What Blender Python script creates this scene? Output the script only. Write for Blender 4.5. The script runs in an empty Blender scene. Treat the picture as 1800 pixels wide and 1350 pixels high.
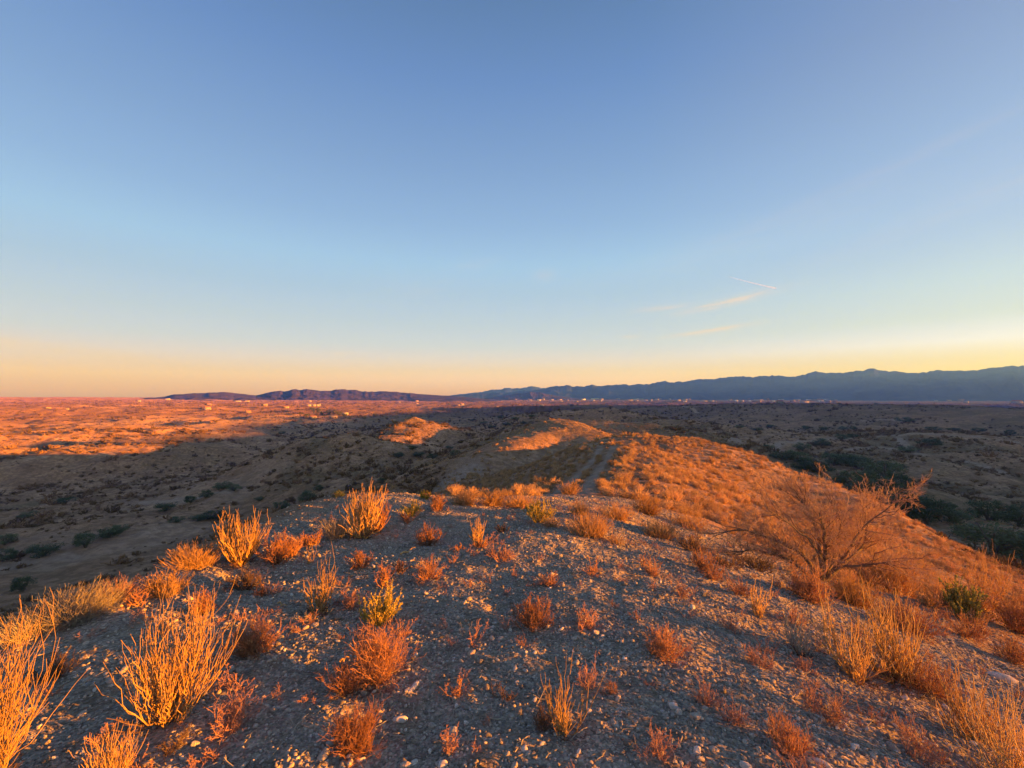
import bpy, math, numpy as np
from mathutils import Vector
R = math.radians
S = bpy.context.scene
COL = S.collection
# ------------------------------------------------------------------ camera
F = 755.0; PITCH = R(1.67); CAMH = 1.6
cam = bpy.data.cameras.new('camera'); camo = bpy.data.objects.new('camera', cam); COL.objects.link(camo); S.camera = camo
cam.sensor_width = 36; cam.lens = 36 * F / 1800; cam.clip_start = 0.05; cam.clip_end = 90000
camo.location = (0, 0, CAMH); camo.rotation_euler = (R(90) + PITCH, 0, 0)
# ------------------------------------------------------------------ sky, sun, exposure
SUN_AZ, SUN_EL = 106.0, 4.1            # degrees right of the view, degrees up
w = bpy.data.worlds.new('World'); S.world = w; w.use_nodes = True
def lin(*c): return tuple((v / 255 / 12.92) if v / 255 <= .04045 else ((v / 255 + .055) / 1.055) ** 2.4 for v in c)
def N(nt, t, **kw):
    n = nt.nodes.new(t)
    for k, v in kw.items():
        if hasattr(n, k): setattr(n, k, v)
    return n
def L(nt, a, b): nt.links.new(a, b)
def ramp(nt, fac, stops, interp='LINEAR'):
    r = nt.nodes.new('ShaderNodeValToRGB'); r.color_ramp.interpolation = interp
    el = r.color_ramp.elements
    while len(el) < len(stops): el.new(0.5)
    for e, (p, c) in zip(el, stops): e.position = p; e.color = (*c, 1) if len(c) == 3 else c
    if fac is not None: nt.links.new(fac, r.inputs[0])
    return r.outputs[0]
def math_(nt, op, a, b=None, clamp=False):
    n = nt.nodes.new('ShaderNodeMath'); n.operation = op; n.use_clamp = clamp
    for i, v in enumerate((a, b)):
        if v is None: continue
        if isinstance(v, (int, float)): n.inputs[i].default_value = v
        else: nt.links.new(v, n.inputs[i])
    return n.outputs[0]
def mix(nt, f, a, b, mode='MIX'):
    n = nt.nodes.new('ShaderNodeMix'); n.data_type = 'RGBA'; n.blend_type = mode; n.clamp_factor = True
    for i, v in ((0, f), (6, a), (7, b)):
        if isinstance(v, (int, float)): n.inputs[i].default_value = v
        elif isinstance(v, tuple): n.inputs[i].default_value = (*v, 1)[:4]
        else: nt.links.new(v, n.inputs[i])
    return n.outputs[2]
def world():
    nt = w.node_tree; bg = nt.nodes['Background']
    sk = N(nt, 'ShaderNodeTexSky', sky_type='NISHITA', sun_disc=False); sk.ozone_density = 6; sk.dust_density = .6
    sk.sun_elevation = R(SUN_EL); sk.sun_rotation = R(SUN_AZ)
    tc = N(nt, 'ShaderNodeTexCoord'); nrm = N(nt, 'ShaderNodeVectorMath', operation='NORMALIZE'); L(nt, tc.outputs['Generated'], nrm.inputs[0])
    sp = N(nt, 'ShaderNodeSeparateXYZ'); L(nt, nrm.outputs[0], sp.inputs[0])
    z = math_(nt, 'MAXIMUM', sp.outputs[2], 0.0)
    st = [(0, (0.7350, 0.4409, 0.9362)), (0.012, (0.8654, 0.5502, 1.1090)), (0.04, (0.9983, 0.7574, 1.9412)), (0.08, (0.8443, 0.7862, 1.7977)), (0.115, (0.6745, 0.7560, 1.4757)), (0.16, (0.5743, 0.7002, 1.1911)), (0.23, (0.4534, 0.6309, 1.0521)), (0.29, (0.3974, 0.6195, 1.0497)), (0.37, (0.3112, 0.4972, 0.8884)), (0.47, (0.2401, 0.3965, 0.7366)), (0.6, (0.1576, 0.2894, 0.6059)), (0.72, (0.1055, 0.2046, 0.3983)), (1, (0.0612, 0.1221, 0.2961))]
    sunst = [(0, (0.9560, 0.6105, 0.2232)), (0.04, (0.7644, 0.5080, 0.4088)), (0.09, (0.9158, 0.9110, 2.3070)), (0.13, (0.6805, 0.7651, 1.2343)), (0.19, (0.5933, 0.7336, 1.1190)), (0.27, (0.4505, 0.5861, 0.9917)), (0.4, (0.3477, 0.4865, 0.8280)), (0.55, (0.2595, 0.3478, 0.5885)), (0.75, (0.1714, 0.2747, 0.4910)), (1, (0.0648, 0.1274, 0.3050))]
    a = ramp(nt, z, st); b = ramp(nt, z, sunst)
    dt = N(nt, 'ShaderNodeVectorMath', operation='DOT_PRODUCT'); L(nt, nrm.outputs[0], dt.inputs[0])
    dt.inputs[1].default_value = (math.sin(R(SUN_AZ)), math.cos(R(SUN_AZ)), 0)
    f = math_(nt, 'MULTIPLY', math_(nt, 'SUBTRACT', dt.outputs['Value'], 0.02), 1.6, True)
    c = mix(nt, f, a, b)
    # thin cirrus wisps, streaky noise stretched along azimuth
    az = math_(nt, 'ARCTAN2', sp.outputs[0], sp.outputs[1]); el = math_(nt, 'ARCSINE', z)
    tot = None
    for (px, py, rl, rw, tilt, amt) in ((1285, 530, .075, .007, .16, 1.5), (1165, 541, .05, .005, .05, .8), (1250, 581, .075, .0045, .1, 1.3), (1112, 592, .02, .003, 0, .9),
                                        (960, 484, .03, .012, .05, .25), (835, 466, .05, .010, .2, .16), (740, 510, .12, .03, .05, .10), (100, 612, .16, .010, -.12, .62), (600, 621, .04, .003, 0, .4),
                                        (1560, 300, .26, .012, .22, .12), (1720, 350, .2, .02, .25, .12), (1300, 430, .3, .03, .15, .10)):
        u0 = math.atan2(px - 900, F); v0 = math.atan2(-(py - 675) , math.hypot(px - 900, F)) + PITCH * math.cos(u0)
        du = math_(nt, 'SUBTRACT', az, u0); dv = math_(nt, 'SUBTRACT', el, v0)
        dv = math_(nt, 'SUBTRACT', dv, math_(nt, 'MULTIPLY', du, tilt))
        q = math_(nt, 'ADD', math_(nt, 'POWER', math_(nt, 'ABSOLUTE', math_(nt, 'DIVIDE', du, rl)), 2.0), math_(nt, 'POWER', math_(nt, 'ABSOLUTE', math_(nt, 'DIVIDE', dv, rw)), 2.0))
        g = math_(nt, 'MULTIPLY', math_(nt, 'EXPONENT', math_(nt, 'MULTIPLY', q, -1.0)), amt)
        tot = g if tot is None else math_(nt, 'ADD', tot, g)
    cb = N(nt, 'ShaderNodeCombineXYZ'); L(nt, math_(nt, 'MULTIPLY', az, 9.0), cb.inputs[0]); L(nt, math_(nt, 'SUBTRACT', math_(nt, 'MULTIPLY', el, 90.0), math_(nt, 'MULTIPLY', az, 10.0)), cb.inputs[1])
    no = N(nt, 'ShaderNodeTexNoise'); no.inputs['Scale'].default_value = 1.3; no.inputs['Detail'].default_value = 5; no.inputs['Roughness'].default_value = .62; L(nt, cb.outputs[0], no.inputs['Vector'])
    nn = math_(nt, 'MULTIPLY', math_(nt, 'SUBTRACT', no.outputs['Fac'], .30), 3.4, True)
    cf = math_(nt, 'MULTIPLY', tot, nn, True)
    c = mix(nt, math_(nt, 'MULTIPLY', cf, .62), c, lin(255, 226, 208))
    skm = mix(nt, 1.0, sk.outputs[0], (.11, .12, .17), 'MULTIPLY')
    c = mix(nt, .05, c, skm)
    L(nt, c, bg.inputs[0]); bg.inputs[1].default_value = 0.19      # the gradient is already at picture brightness: exposure 2.4 restores it
world()
sl = bpy.data.lights.new('sun', 'SUN'); so = bpy.data.objects.new('sun', sl); COL.objects.link(so)
sl.energy = 5.0; sl.angle = R(0.5); sl.color = (1.0, .405, .12)
SD = Vector((math.sin(R(SUN_AZ)) * math.cos(R(SUN_EL)), math.cos(R(SUN_AZ)) * math.cos(R(SUN_EL)), math.sin(R(SUN_EL))))
so.rotation_euler = SD.to_track_quat('Z', 'Y').to_euler(); so.location = (60, -20, 40)
S.view_settings.view_transform = 'Standard'; S.view_settings.look = 'None'; S.view_settings.exposure = 2.4; S.view_settings.gamma = 1
S.render.resolution_x = 1024; S.render.resolution_y = 768

rng = np.random.default_rng(7)
# ------------------------------------------------------------------ tags
def tag(o, label=None, cat=None, group=None, kind=None):
    if label: o['label'] = label
    if cat: o['category'] = cat
    if group: o['group'] = group
    if kind: o['kind'] = kind
    return o
def mesh(name, v, f, mat, smooth=False, parent=None, link=True):
    """v (n,3) array, f (m,k) array, or a list of such face arrays"""
    me = bpy.data.meshes.new(name); v = np.asarray(v, np.float32)
    fs = f if isinstance(f, list) else [f]
    fs = [np.asarray(a, np.int32) for a in fs if len(a)]
    me.vertices.add(len(v)); me.vertices.foreach_set('co', v.ravel())
    tot = sum(a.size for a in fs); me.loops.add(tot); me.loops.foreach_set('vertex_index', np.concatenate([a.ravel() for a in fs]))
    cnt = np.concatenate([np.full(len(a), a.shape[1], np.int32) for a in fs])
    st = np.concatenate([[0], np.cumsum(cnt)[:-1]]).astype(np.int32)
    me.polygons.add(len(cnt)); me.polygons.foreach_set('loop_start', st); me.polygons.foreach_set('loop_total', cnt)
    if smooth: me.polygons.foreach_set('use_smooth', np.ones(len(cnt), bool))
    me.update(calc_edges=True)
    if mat: me.materials.append(mat)
    o = bpy.data.objects.new(name, me)
    if link: COL.objects.link(o)
    if parent: o.parent = parent
    return o
class MB:
    def __init__(s): s.v = []; s.f = {}; s.n = 0
    def add(s, v, f):
        v = np.asarray(v, float).reshape(-1, 3); f = np.asarray(f, int)
        s.v.append(v); s.f.setdefault(f.shape[1], []).append(f + s.n); s.n += len(v)
    def data(s): return np.concatenate(s.v), [np.concatenate(a) for a in s.f.values()]
    def box(s, x0, x1, y0, y1, z0, z1):
        v = [(x, y, z) for z in (z0, z1) for y in (y0, y1) for x in (x0, x1)]
        s.add(v, [(0,2,3,1),(4,5,7,6),(0,1,5,4),(2,6,7,3),(0,4,6,2),(1,3,7,5)])
    def build(s, name, mat, parent=None, smooth=False, link=True):
        v, f = s.data(); return mesh(name, v, f, mat, smooth, parent, link)
def tubes(P, Rr, sides=3):
    """P (n,k,3) paths, Rr (n,k) radii -> verts, quads"""
    P = np.asarray(P, float); n, k, _ = P.shape
    T = np.gradient(P, axis=1); T /= np.linalg.norm(T, axis=2, keepdims=True) + 1e-9
    up = np.where(np.abs(T[..., 2:3]) > .9, np.array([1., 0, 0]), np.array([0, 0, 1.]))
    A = np.cross(T, up); A /= np.linalg.norm(A, axis=2, keepdims=True) + 1e-9; B = np.cross(T, A)
    an = np.arange(sides) * 2 * np.pi / sides
    V = P[:, :, None, :] + Rr[:, :, None, None] * (np.cos(an)[None, None, :, None] * A[:, :, None, :] + np.sin(an)[None, None, :, None] * B[:, :, None, :])
    idx = np.arange(n * k * sides).reshape(n, k, sides)
    a = idx[:, :-1, :]; b = np.roll(a, -1, 2); c = idx[:, 1:, :]; d = np.roll(c, -1, 2)
    return V.reshape(-1, 3), np.stack([a, b, d, c], -1).reshape(-1, 4)
# ------------------------------------------------------------------ noise
def _h(ix, iy, s):
    n = (ix.astype(np.int64) * 374761393 + iy.astype(np.int64) * 668265263 + s * 1274126177) & 0xffffffff
    n = ((n ^ (n >> 13)) * 1274126177) & 0xffffffff
    return ((n ^ (n >> 16)) & 0xffffff) / 0xffffff
def vnoise(x, y, s=0):
    ix = np.floor(x); iy = np.floor(y); fx = x - ix; fy = y - iy
    fx = fx * fx * fx * (fx * (fx * 6 - 15) + 10); fy = fy * fy * fy * (fy * (fy * 6 - 15) + 10)
    a = _h(ix, iy, s); b = _h(ix + 1, iy, s); c = _h(ix, iy + 1, s); d = _h(ix + 1, iy + 1, s)
    return (a + (b - a) * fx) * (1 - fy) + (c + (d - c) * fx) * fy
def fbm(x, y, o=4, s=0, g=.5):
    t = 0; a = 1; n = 0
    for i in range(o):
        t = t + a * (vnoise(x + 17.3 * i, y - 9.1 * i, s + i) * 2 - 1); n += a; a *= g; x, y = (x * .8 - y * .6) * 2.03, (x * .6 + y * .8) * 2.03
    return t / n
def ridged(x, y, o=4, s=0):
    t = 0; a = 1; n = 0
    for i in range(o):
        t = t + a * (1 - np.abs(vnoise(x, y, s + i) * 2 - 1)) ** 2; n += a; a *= .5; x, y = (x * .8 - y * .6) * 2.03, (x * .6 + y * .8) * 2.03
    return t / n
def smooth(a, b, x): t = np.clip((x - a) / (b - a), 0, 1); return t * t * (3 - 2 * t)
# ------------------------------------------------------------------ pixel ray -> direction, point at a given depth
def pdir(px, py):
    x = (np.asarray(px, float) - 900) / F; u = -(np.asarray(py, float) - 675) / F; c, s = math.cos(PITCH), math.sin(PITCH)
    return np.stack([x, c - s * u, s + c * u], -1)
def at(px, py, Y):
    d = pdir(px, py); t = Y / d[1]; return (float(d[0] * t), Y, float(CAMH + d[2] * t))
# ------------------------------------------------------------------ terrain
def polyd(x, y, pts):
    """distance, side, z along polyline"""
    best = np.full(x.shape, 1e18); zz = np.zeros(x.shape); side = np.zeros(x.shape)
    for (x0, y0, z0), (x1, y1, z1) in zip(pts[:-1], pts[1:]):
        dx, dy = x1 - x0, y1 - y0; l2 = dx * dx + dy * dy
        t = np.clip(((x - x0) * dx + (y - y0) * dy) / l2, 0, 1)
        d = (x - x0 - t * dx) ** 2 + (y - y0 - t * dy) ** 2
        m = d < best; best = np.where(m, d, best); zz = np.where(m, z0 + t * (z1 - z0), zz)
        side = np.where(m, np.sign(dx * (y - y0) - dy * (x - x0)), side)   # +1 = left of travel
    return np.sqrt(best), side, zz
def smax(a, b, k):
    h = np.clip(.5 + .5 * (a - b) / k, 0, 1); return b + (a - b) * h + k * h * (1 - h)
RIDGES = [  # pts, flat left, slope left, flat right, slope right, round radius, blend
 ([(-4,-120,-14),(-3,-50,-5),(0,-12,.25),(0,0,0),(-.3,5,-.28),(-.9,8.2,-.52),(.3,11,-1.2),(2.2,17,-2.5),(3.2,22,-3.6)], 3.1,.8,.9,.27,1.2,.8),
 ([(1.2,11,-1.4),(4,18,-2.6),(7.2,27,-3.5),(11.2,40,-4.0),(14.2,54,-4.3),(16.5,62,-4.5)], .3,.34,1.5,.33,1.2,1.0),
 ([at(1075,782,57),at(1128,770,61),at(1210,776,58),at(1300,799,54),at(1400,845,49),at(1440,866,46),at(1560,966,36),at(1660,1045,28),at(1730,1115,22)], 2,.75,4,.4,5,1.5),
 ([at(1092,792,70),at(1078,774,92),at(1035,744,110),at(992,729,124),at(962,735,142),at(935,752,165)], 2,.34,1,.42,4,1.5),
 ([at(985,730,122),at(940,747,107),at(895,773,95),at(855,792,88)], 2,.4,1,.35,4,2),
 ([at(600,786,180),at(660,775,185),at(735,729,232),at(825,750,250),at(880,770,260)], 3,.46,3,.42,6,3),
 ([at(572,757,158),at(615,760,153),at(655,773,148)], 2,.35,2,.45,4,2),
 ([at(690,812,122),at(640,786,134),at(600,790,134),at(540,808,128),at(440,850,122)], 3,.3,4,.3,10,4),
 ([at(-200,795,215),at(0,786,225),at(200,778,240),at(380,772,258),at(450,786,262)], 6,.4,4,.3,7,3),
 ([at(-300,762,320),at(0,764,330),at(180,753,345),at(330,756,345),at(435,760,350),at(520,772,340)], 7,.4,4,.33,7,3),
 ([at(-200,752,430),at(60,757,420),at(170,746,430),at(300,750,430)], 8,.3,5,.3,8,3),
 ([at(960,741,205),at(1060,738,200),at(1150,739,190),at(1250,757,176),at(1330,785,160),at(1390,810,150)], 3,.3,3,.33,10,4),
 ([at(940,724,470),at(1065,715,440),at(1130,729,400),at(1240,742,360),at(1330,752,330)], 4,.3,4,.3,12,5),
 ([at(1100,718,900),at(1250,713,800),at(1400,714,700),at(1560,717,600),at(1800,722,500),at(2300,735,430)], 260,.05,10,.14,60,12),
 ([at(1300,765,300),at(1500,762,280),at(1650,755,270),at(1800,770,250),at(2100,800,200)], 12,.2,10,.1,25,6),
 ([at(450,742,620),at(540,738,640),at(640,740,600)], 20,.1,10,.12,20,6),
 # unseen ridge added right of the view, crest shaped to cast evening shade
 ([(1900,-1800,66),(1300,-500,66),(1150,-300,66),(1150,-158,66.5),(1150,-118,72.5),(1150,300,74),(1300,640,75),(1800,1080,90),(2700,1500,115)], 25,.6,25,.5,50,12),
]
def H(x, y):
    x = np.asarray(x, float); y = np.asarray(y, float); r = np.hypot(x, y)
    b = -21 - 15 * smooth(70, 330, r) - 6 * smooth(500, 2500, r)
    b = b - 3.0 * smooth(0, -60, x) * smooth(320, 120, r)
    b = b + 4.6 * fbm(x / 85, y / 85, 4, 11) * smooth(60, 160, r) + 7 * smooth(350, 1200, r) * fbm(x / 420 + 3, y / 420, 5, 21)
    b = b + smooth(500, 1800, r) * smooth(-.15, -.75, x / (r + 1)) * (10 + 12 * ridged(x / 700, y / 700, 4, 5))
    b = b + 18 * smooth(2600, 5200, r) * smooth(-.25, -.8, x / (r + 1))
    b = b + (3 * fbm(x / 200, y / 200, 3, 71)) * smooth(600, 1500, r)
    b = b + smooth(25, 90, x) * smooth(95, 190, r) * smooth(900, 450, r) * 6.5 * fbm(x / 75 + 4, y / 75, 3, 91) + smooth(-30, -70, x) * smooth(90, 120, r) * smooth(210, 170, r) * 4 * fbm(x / 42, y / 42, 3, 92)
    h = b + 0.0
    for (pts, wl, sl_, wr, sr, rr, k) in RIDGES:
        reach = (max(p[2] for p in pts) + 50) / (min(sl_, sr) * .72) + max(wl, wr) + rr * 2 + k
        sel = (x > min(p[0] for p in pts) - reach) & (x < max(p[0] for p in pts) + reach) & (y > min(p[1] for p in pts) - reach) & (y < max(p[1] for p in pts) + reach)
        if not sel.any(): continue
        full, X0, Y0 = h, x, y; x = x[sel]; y = y[sel]; h = h[sel]
        d, sd, z = polyd(x, y, pts)
        e = np.where(sd > 0, np.maximum(d - wl, 0), np.maximum(d - wr, 0)); s = np.where(sd > 0, sl_, sr)
        big = rr > 6
        wob = 1 + (.28 * fbm(x / (rr * 3), y / (rr * 3), 3, int(rr * 7)) if big else 0)
        h = smax(z - s * wob * (np.sqrt(e * e + rr * rr) - rr), h, k)
        x, y = X0, Y0; full = full.copy(); full[sel] = h; h = full
    # erosion gullies on slopes away from the crest, small bumps everywhere
    far = smooth(18, 60, r)
    h = h + far * (.55 * fbm(x / 14, y / 14, 4, 31)) + smooth(100, 300, r) * 1.3 * fbm(x / 40, y / 40, 4, 41) - smooth(60, 130, r) * 2.6 * ridged(x / 46, y / 46, 3, 51)* smooth(900, 300, r) - smooth(60, 130, r) * 1.3 * ridged(x / 19, y / 19, 3, 151) * smooth(600, 250, r)
    h = h + smooth(120, 300, r) * (.55 * fbm(x / 9, y / 9, 2, 81)) + smooth(300, 800, r) * 4.0 * fbm(x / 50, y / 50, 4, 83)
    h = h + smooth(2, 6, r) * .10 * fbm(x / 2.1, y / 2.1, 3, 61) + .035 * fbm(x / .55, y / .55, 3, 62) + .012 * fbm(x / .13, y / .13, 2, 63)
    return h
def hit(px, py, tmax=6000, tmin=.8):
    d = pdir(px, py); d = d / np.linalg.norm(d); t = np.geomspace(tmin, tmax, 1400)
    X = d[0] * t; Y = d[1] * t; Z = CAMH + d[2] * t; g = Z - H(X, Y); i = np.argmax(g < 0)
    if not (g < 0).any(): i = len(t) - 1
    if i > 0 and g[i] < 0: tt = t[i - 1] + (t[i] - t[i - 1]) * g[i - 1] / (g[i - 1] - g[i])
    else: tt = t[i]
    x, y = d[0] * tt, d[1] * tt
    return float(x), float(y), float(H(np.array([x]), np.array([y]))[0])
def hit_near(px, py, lim):
    for k in range(60):
        p = hit(px, py + 3 * k)
        if math.hypot(p[0], p[1]) < lim: return p
    return p
def hz(x, y): return float(H(np.array([x]), np.array([y]))[0])
# tracks, roads and bare patches (painted on the ground as their own soil)
def path(pix): return [hit(*p) for p in pix]
TRACK = [[hit_near(x, y, 62) for x, y in q] for q in
         ([(972,915),(970,885),(985,862),(1012,838),(1036,815),(1050,798),(1056,784)], [(1000,925),(1030,888),(1032,860),(1042,838),(1060,815),(1072,800),(1078,785)])]
ROADS = [(path([(770,872),(785,852),(800,840),(826,826)]), 2.2), (path([(1290,775),(1370,778),(1470,771),(1560,766),(1650,764)]), 2.5),
         (path([(1650,764),(1740,772),(1830,788)]), 2.2), (path([(1700,812),(1725,818),(1765,832)]), 1.5), (path([(1490,790),(1540,787),(1590,792),(1625,800)]), 1.8),
         (path([(1580,770),(1592,785),(1610,790)]), 2.0), (path([(1500,742),(1560,737),(1590,742)]), 2.), (path([(1150,716),(1190,715),(1220,720),(1225,725)]), 3.),
         (path([(0,1000),(60,985),(120,980)]), 1.5), (path([(250,882),(330,880),(400,865)]), 1.4), (path([(1500,818),(1560,835),(1600,843)]), 1.2)]
PATCH = [(820, 812, 38, 1.0), (450, 832, 45, 1.6), (250, 945, 70, 1.2), (120, 965, 80, 1.0), (330, 925, 50, 1.), (1355, 720, 22, 3.), (410, 870, 40, 1.), (780, 862, 18, 1.),
         (1320, 1010, 0, 1), (1640, 1010, 0, 1), (1650, 985, 50, 1.), (300, 870, 60, 1.), (370, 738, 150, 1.6), (560, 745, 80, 1.5), (280, 741, 60, 2.)]
PATCH = [(*hit(a, b), c / F * math.hypot(*hit(a, b)[:2]), s) for a, b, c, s in PATCH if c > 0]
def ground():
    fine = np.linspace(-R(58), R(58), 840); rest = np.linspace(R(60), R(300), 130)[1:-1]
    az = np.concatenate([fine, rest]); r = np.concatenate([[.02], np.geomspace(.5, 12000, 940)])
    RR, A = np.meshgrid(r, az, indexing='ij'); X = RR * np.sin(A); Y = RR * np.cos(A); Z = H(X, Y)
    Z = Z * (1 - smooth(7000, 9000, RR)) + smooth(7000, 9000, RR) * (-40)
    n, m = X.shape; idx = np.arange(n * m).reshape(n, m)
    a = idx[:-1]; b = np.roll(a, -1, 1); c = idx[1:]; d = np.roll(c, -1, 1)
    o = mesh('ground', np.stack([X, Y, Z], -1).reshape(-1, 3), np.stack([a, b, d, c], -1).reshape(-1, 4)[:, ::-1], M['ground'], True)
    x, y = X.ravel(), Y.ravel(); rr = np.hypot(x, y)
    # R gravel on the hilltop, G bare pale soil, B green growth plus shade painted into the gullies
    d0, sd, _ = polyd(x, y, [(0,-12,0),(0,0,0),(-.2,6,0),(.6,9.5,0)])
    g = smooth(1, -1, (d0 - np.where(sd > 0, 3.9, 5.6) - 1.2 * fbm(x / 2.5, y / 2.5, 3, 8)) / 1.2)
    dt = np.minimum(*[polyd(x, y, t)[0] for t in TRACK]); tr = 1. * smooth(.5, .22, dt + .16 * fbm(x / .9, y / .9, 3, 9)) * (rr < 75)
    pale = np.zeros_like(x)
    for pts, wd in ROADS:
        pale = np.maximum(pale, .95 * smooth(wd * 1.5, wd * .8, polyd(x, y, pts)[0] + wd * .4 * fbm(x / 5, y / 5, 3, 19)))
    for (cx, cy, cz, rad, s) in PATCH:
        pale = np.maximum(pale, .32 * smooth(1.2, .5, np.hypot(x - cx, (y - cy) / s) / rad + .6 * fbm(x / (rad * .5), y / (rad * .5), 4, 29)))
    growth_shade = np.clip(.6 * smooth(.05, .5, fbm(x / 60, y / 60, 4, 77)) + .9 * smooth(.42, .72, ridged(x / 46, y / 46, 3, 51)), 0, 1) * smooth(60, 140, rr)  # patches of growth, then gully hollows darkened in place of shading
    col = np.stack([g, np.maximum(pale, tr), growth_shade, np.ones_like(g)], -1).astype(np.float32)
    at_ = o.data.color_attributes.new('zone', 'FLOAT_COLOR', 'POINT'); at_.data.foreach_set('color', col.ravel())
    tag(o, kind='structure')
    return o
# ------------------------------------------------------------------ materials
M = {}
def mat(name, rough=.85, spec=.2):
    m = bpy.data.materials.new(name); m.use_nodes = True; b = m.node_tree.nodes['Principled BSDF']
    b.inputs['Roughness'].default_value = rough; b.inputs['Diffuse Roughness'].default_value = 1.0; b.inputs['Specular IOR Level'].default_value = spec; M[name] = m; return m, m.node_tree, b
def noise(nt, vec, scale, det=4, rough=.55):
    n = N(nt, 'ShaderNodeTexNoise'); n.inputs['Scale'].default_value = scale; n.inputs['Detail'].default_value = det; n.inputs['Roughness'].default_value = rough
    if vec is not None: L(nt, vec, n.inputs['Vector'])
    return n.outputs['Fac']
def bump(nt, b, h, dist, strength=1, prev=None):
    n = N(nt, 'ShaderNodeBump'); n.inputs['Distance'].default_value = dist; n.inputs['Strength'].default_value = strength; L(nt, h, n.inputs['Height'])
    if prev: L(nt, prev, n.inputs['Normal'])
    L(nt, n.outputs[0], b.inputs['Normal']); return n.outputs[0]
def m_ground():
    m, nt, b = mat('ground', .95, .1)
    g = N(nt, 'ShaderNodeNewGeometry'); P = g.outputs['Position']
    at_ = N(nt, 'ShaderNodeAttribute'); at_.attribute_name = 'zone'; sp = N(nt, 'ShaderNodeSeparateColor'); L(nt, at_.outputs['Color'], sp.inputs[0])
    ln = N(nt, 'ShaderNodeVectorMath', operation='LENGTH'); L(nt, P, ln.inputs[0]); dist = ln.outputs['Value']
    flat = N(nt, 'ShaderNodeVectorMath', operation='MULTIPLY'); L(nt, P, flat.inputs[0]); flat.inputs[1].default_value = (1, 1, .3); Q = flat.outputs[0]
    # fine pebbly hilltop soil
    vo = N(nt, 'ShaderNodeTexVoronoi'); vo.inputs['Scale'].default_value = 70; L(nt, P, vo.inputs['Vector'])
    peb = ramp(nt, vo.outputs['Color'], [(0, (.165, .135, .108)), (.45, (.305, .25, .195)), (.75, (.40, .33, .255)), (.93, (.6, .49, .385))])
    dirt = ramp(nt, noise(nt, P, 2.2, 6), [(.3, (.18, .138, .10)), (.7, (.3, .23, .16))])
    grav = mix(nt, ramp(nt, noise(nt, P, 5, 4), [(.30, (0, 0, 0)), (.48, (1, 1, 1))]), dirt, peb)
    # open hillside soil with mottled scrub
    s1 = ramp(nt, noise(nt, Q, .09, 7, .6), [(.3, (.24, .138, .08)), (.55, (.43, .26, .155)), (.75, (.58, .38, .245))])
    sc = noise(nt, Q, .55, 6, .7); sc2 = noise(nt, Q, .16, 5, .6); 
    scf = ramp(nt, sc, [(.46, (1, 1, 1)), (.56, (0, 0, 0))])
    s2 = mix(nt, math_(nt, 'MULTIPLY', scf, .6), s1, mix(nt, sc2, (.13, .085, .042), (.22, .125, .065)))
    s2 = mix(nt, math_(nt, 'MULTIPLY', sp.outputs[2], .55), s2, mix(nt, sc, (.065, .065, .03), (.19, .145, .075)))  # green growth, with gully shade put into the soil colour
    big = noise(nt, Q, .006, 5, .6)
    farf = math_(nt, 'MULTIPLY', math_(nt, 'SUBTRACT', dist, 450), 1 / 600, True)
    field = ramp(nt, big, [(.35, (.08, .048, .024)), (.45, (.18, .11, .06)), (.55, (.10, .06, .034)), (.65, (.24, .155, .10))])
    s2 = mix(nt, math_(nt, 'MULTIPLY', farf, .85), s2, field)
    pale = ramp(nt, noise(nt, P, .8, 6), [(.3, (.27, .185, .13)), (.7, (.44, .32, .24))])
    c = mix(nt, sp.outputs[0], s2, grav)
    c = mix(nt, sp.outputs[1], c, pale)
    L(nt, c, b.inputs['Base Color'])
    near = math_(nt, 'SUBTRACT', 1.0, math_(nt, 'MULTIPLY', dist, 1 / 25), True)
    h1 = math_(nt, 'MULTIPLY', math_(nt, 'SUBTRACT', 1.0, vo.outputs['Distance']), near)
    n1 = bump(nt, b, h1, .012, .8)
    n2 = bump(nt, b, sc, .9, .9, n1)
    L(nt, n2, b.inputs['Normal'])
m_ground()
def m_hill(name, c0, c1, sc):
    m, nt, b = mat(name, .95, .05); g = N(nt, 'ShaderNodeNewGeometry')
    n = noise(nt, g.outputs['Position'], sc, 7, .6); L(nt, ramp(nt, n, [(.35, c0), (.65, c1)]), b.inputs['Base Color']); bump(nt, b, n, 30, .8)
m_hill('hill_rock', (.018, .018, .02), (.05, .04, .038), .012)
m_hill('hazed_rock', (.006, .014, .03), (.032, .055, .095), .004)  # blue of the haze and shade put into the rock colour
def m_plant(name, ca, cb, trans=.25, rough=.75, tip=None):
    m, nt, b = mat(name, rough, .25)
    oi = N(nt, 'ShaderNodeObjectInfo'); g = N(nt, 'ShaderNodeNewGeometry')
    n = noise(nt, g.outputs['Position'], 9, 3)
    f = math_(nt, 'ADD', math_(nt, 'MULTIPLY', oi.outputs['Random'], .5), math_(nt, 'MULTIPLY', n, .5))
    c = ramp(nt, f, [(.2, ca), (.75, cb)]); L(nt, c, b.inputs['Base Color'])
    tr = N(nt, 'ShaderNodeBsdfTranslucent'); L(nt, c, tr.inputs[0]); mx = N(nt, 'ShaderNodeMixShader'); mx.inputs[0].default_value = trans
    out = nt.nodes['Material Output']; L(nt, b.outputs[0], mx.inputs[1]); L(nt, tr.outputs[0], mx.inputs[2]); L(nt, mx.outputs[0], out.inputs[0])
m_plant('straw_stem', (.38, .23, .085), (.62, .40, .165), .15)
m_plant('rust_twig', (.26, .12, .065), (.45, .225, .12), .1)
m_plant('dark_twig', (.10, .07, .05), (.18, .11, .075), .1)
m_plant('pink_twig', (.33, .17, .12), (.5, .27, .19), .1)
m_plant('grey_stem', (.3, .26, .2), (.45, .4, .32), .15)
m_plant('gold_grass', (.38, .22, .095), (.58, .365, .17), .3)
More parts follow.
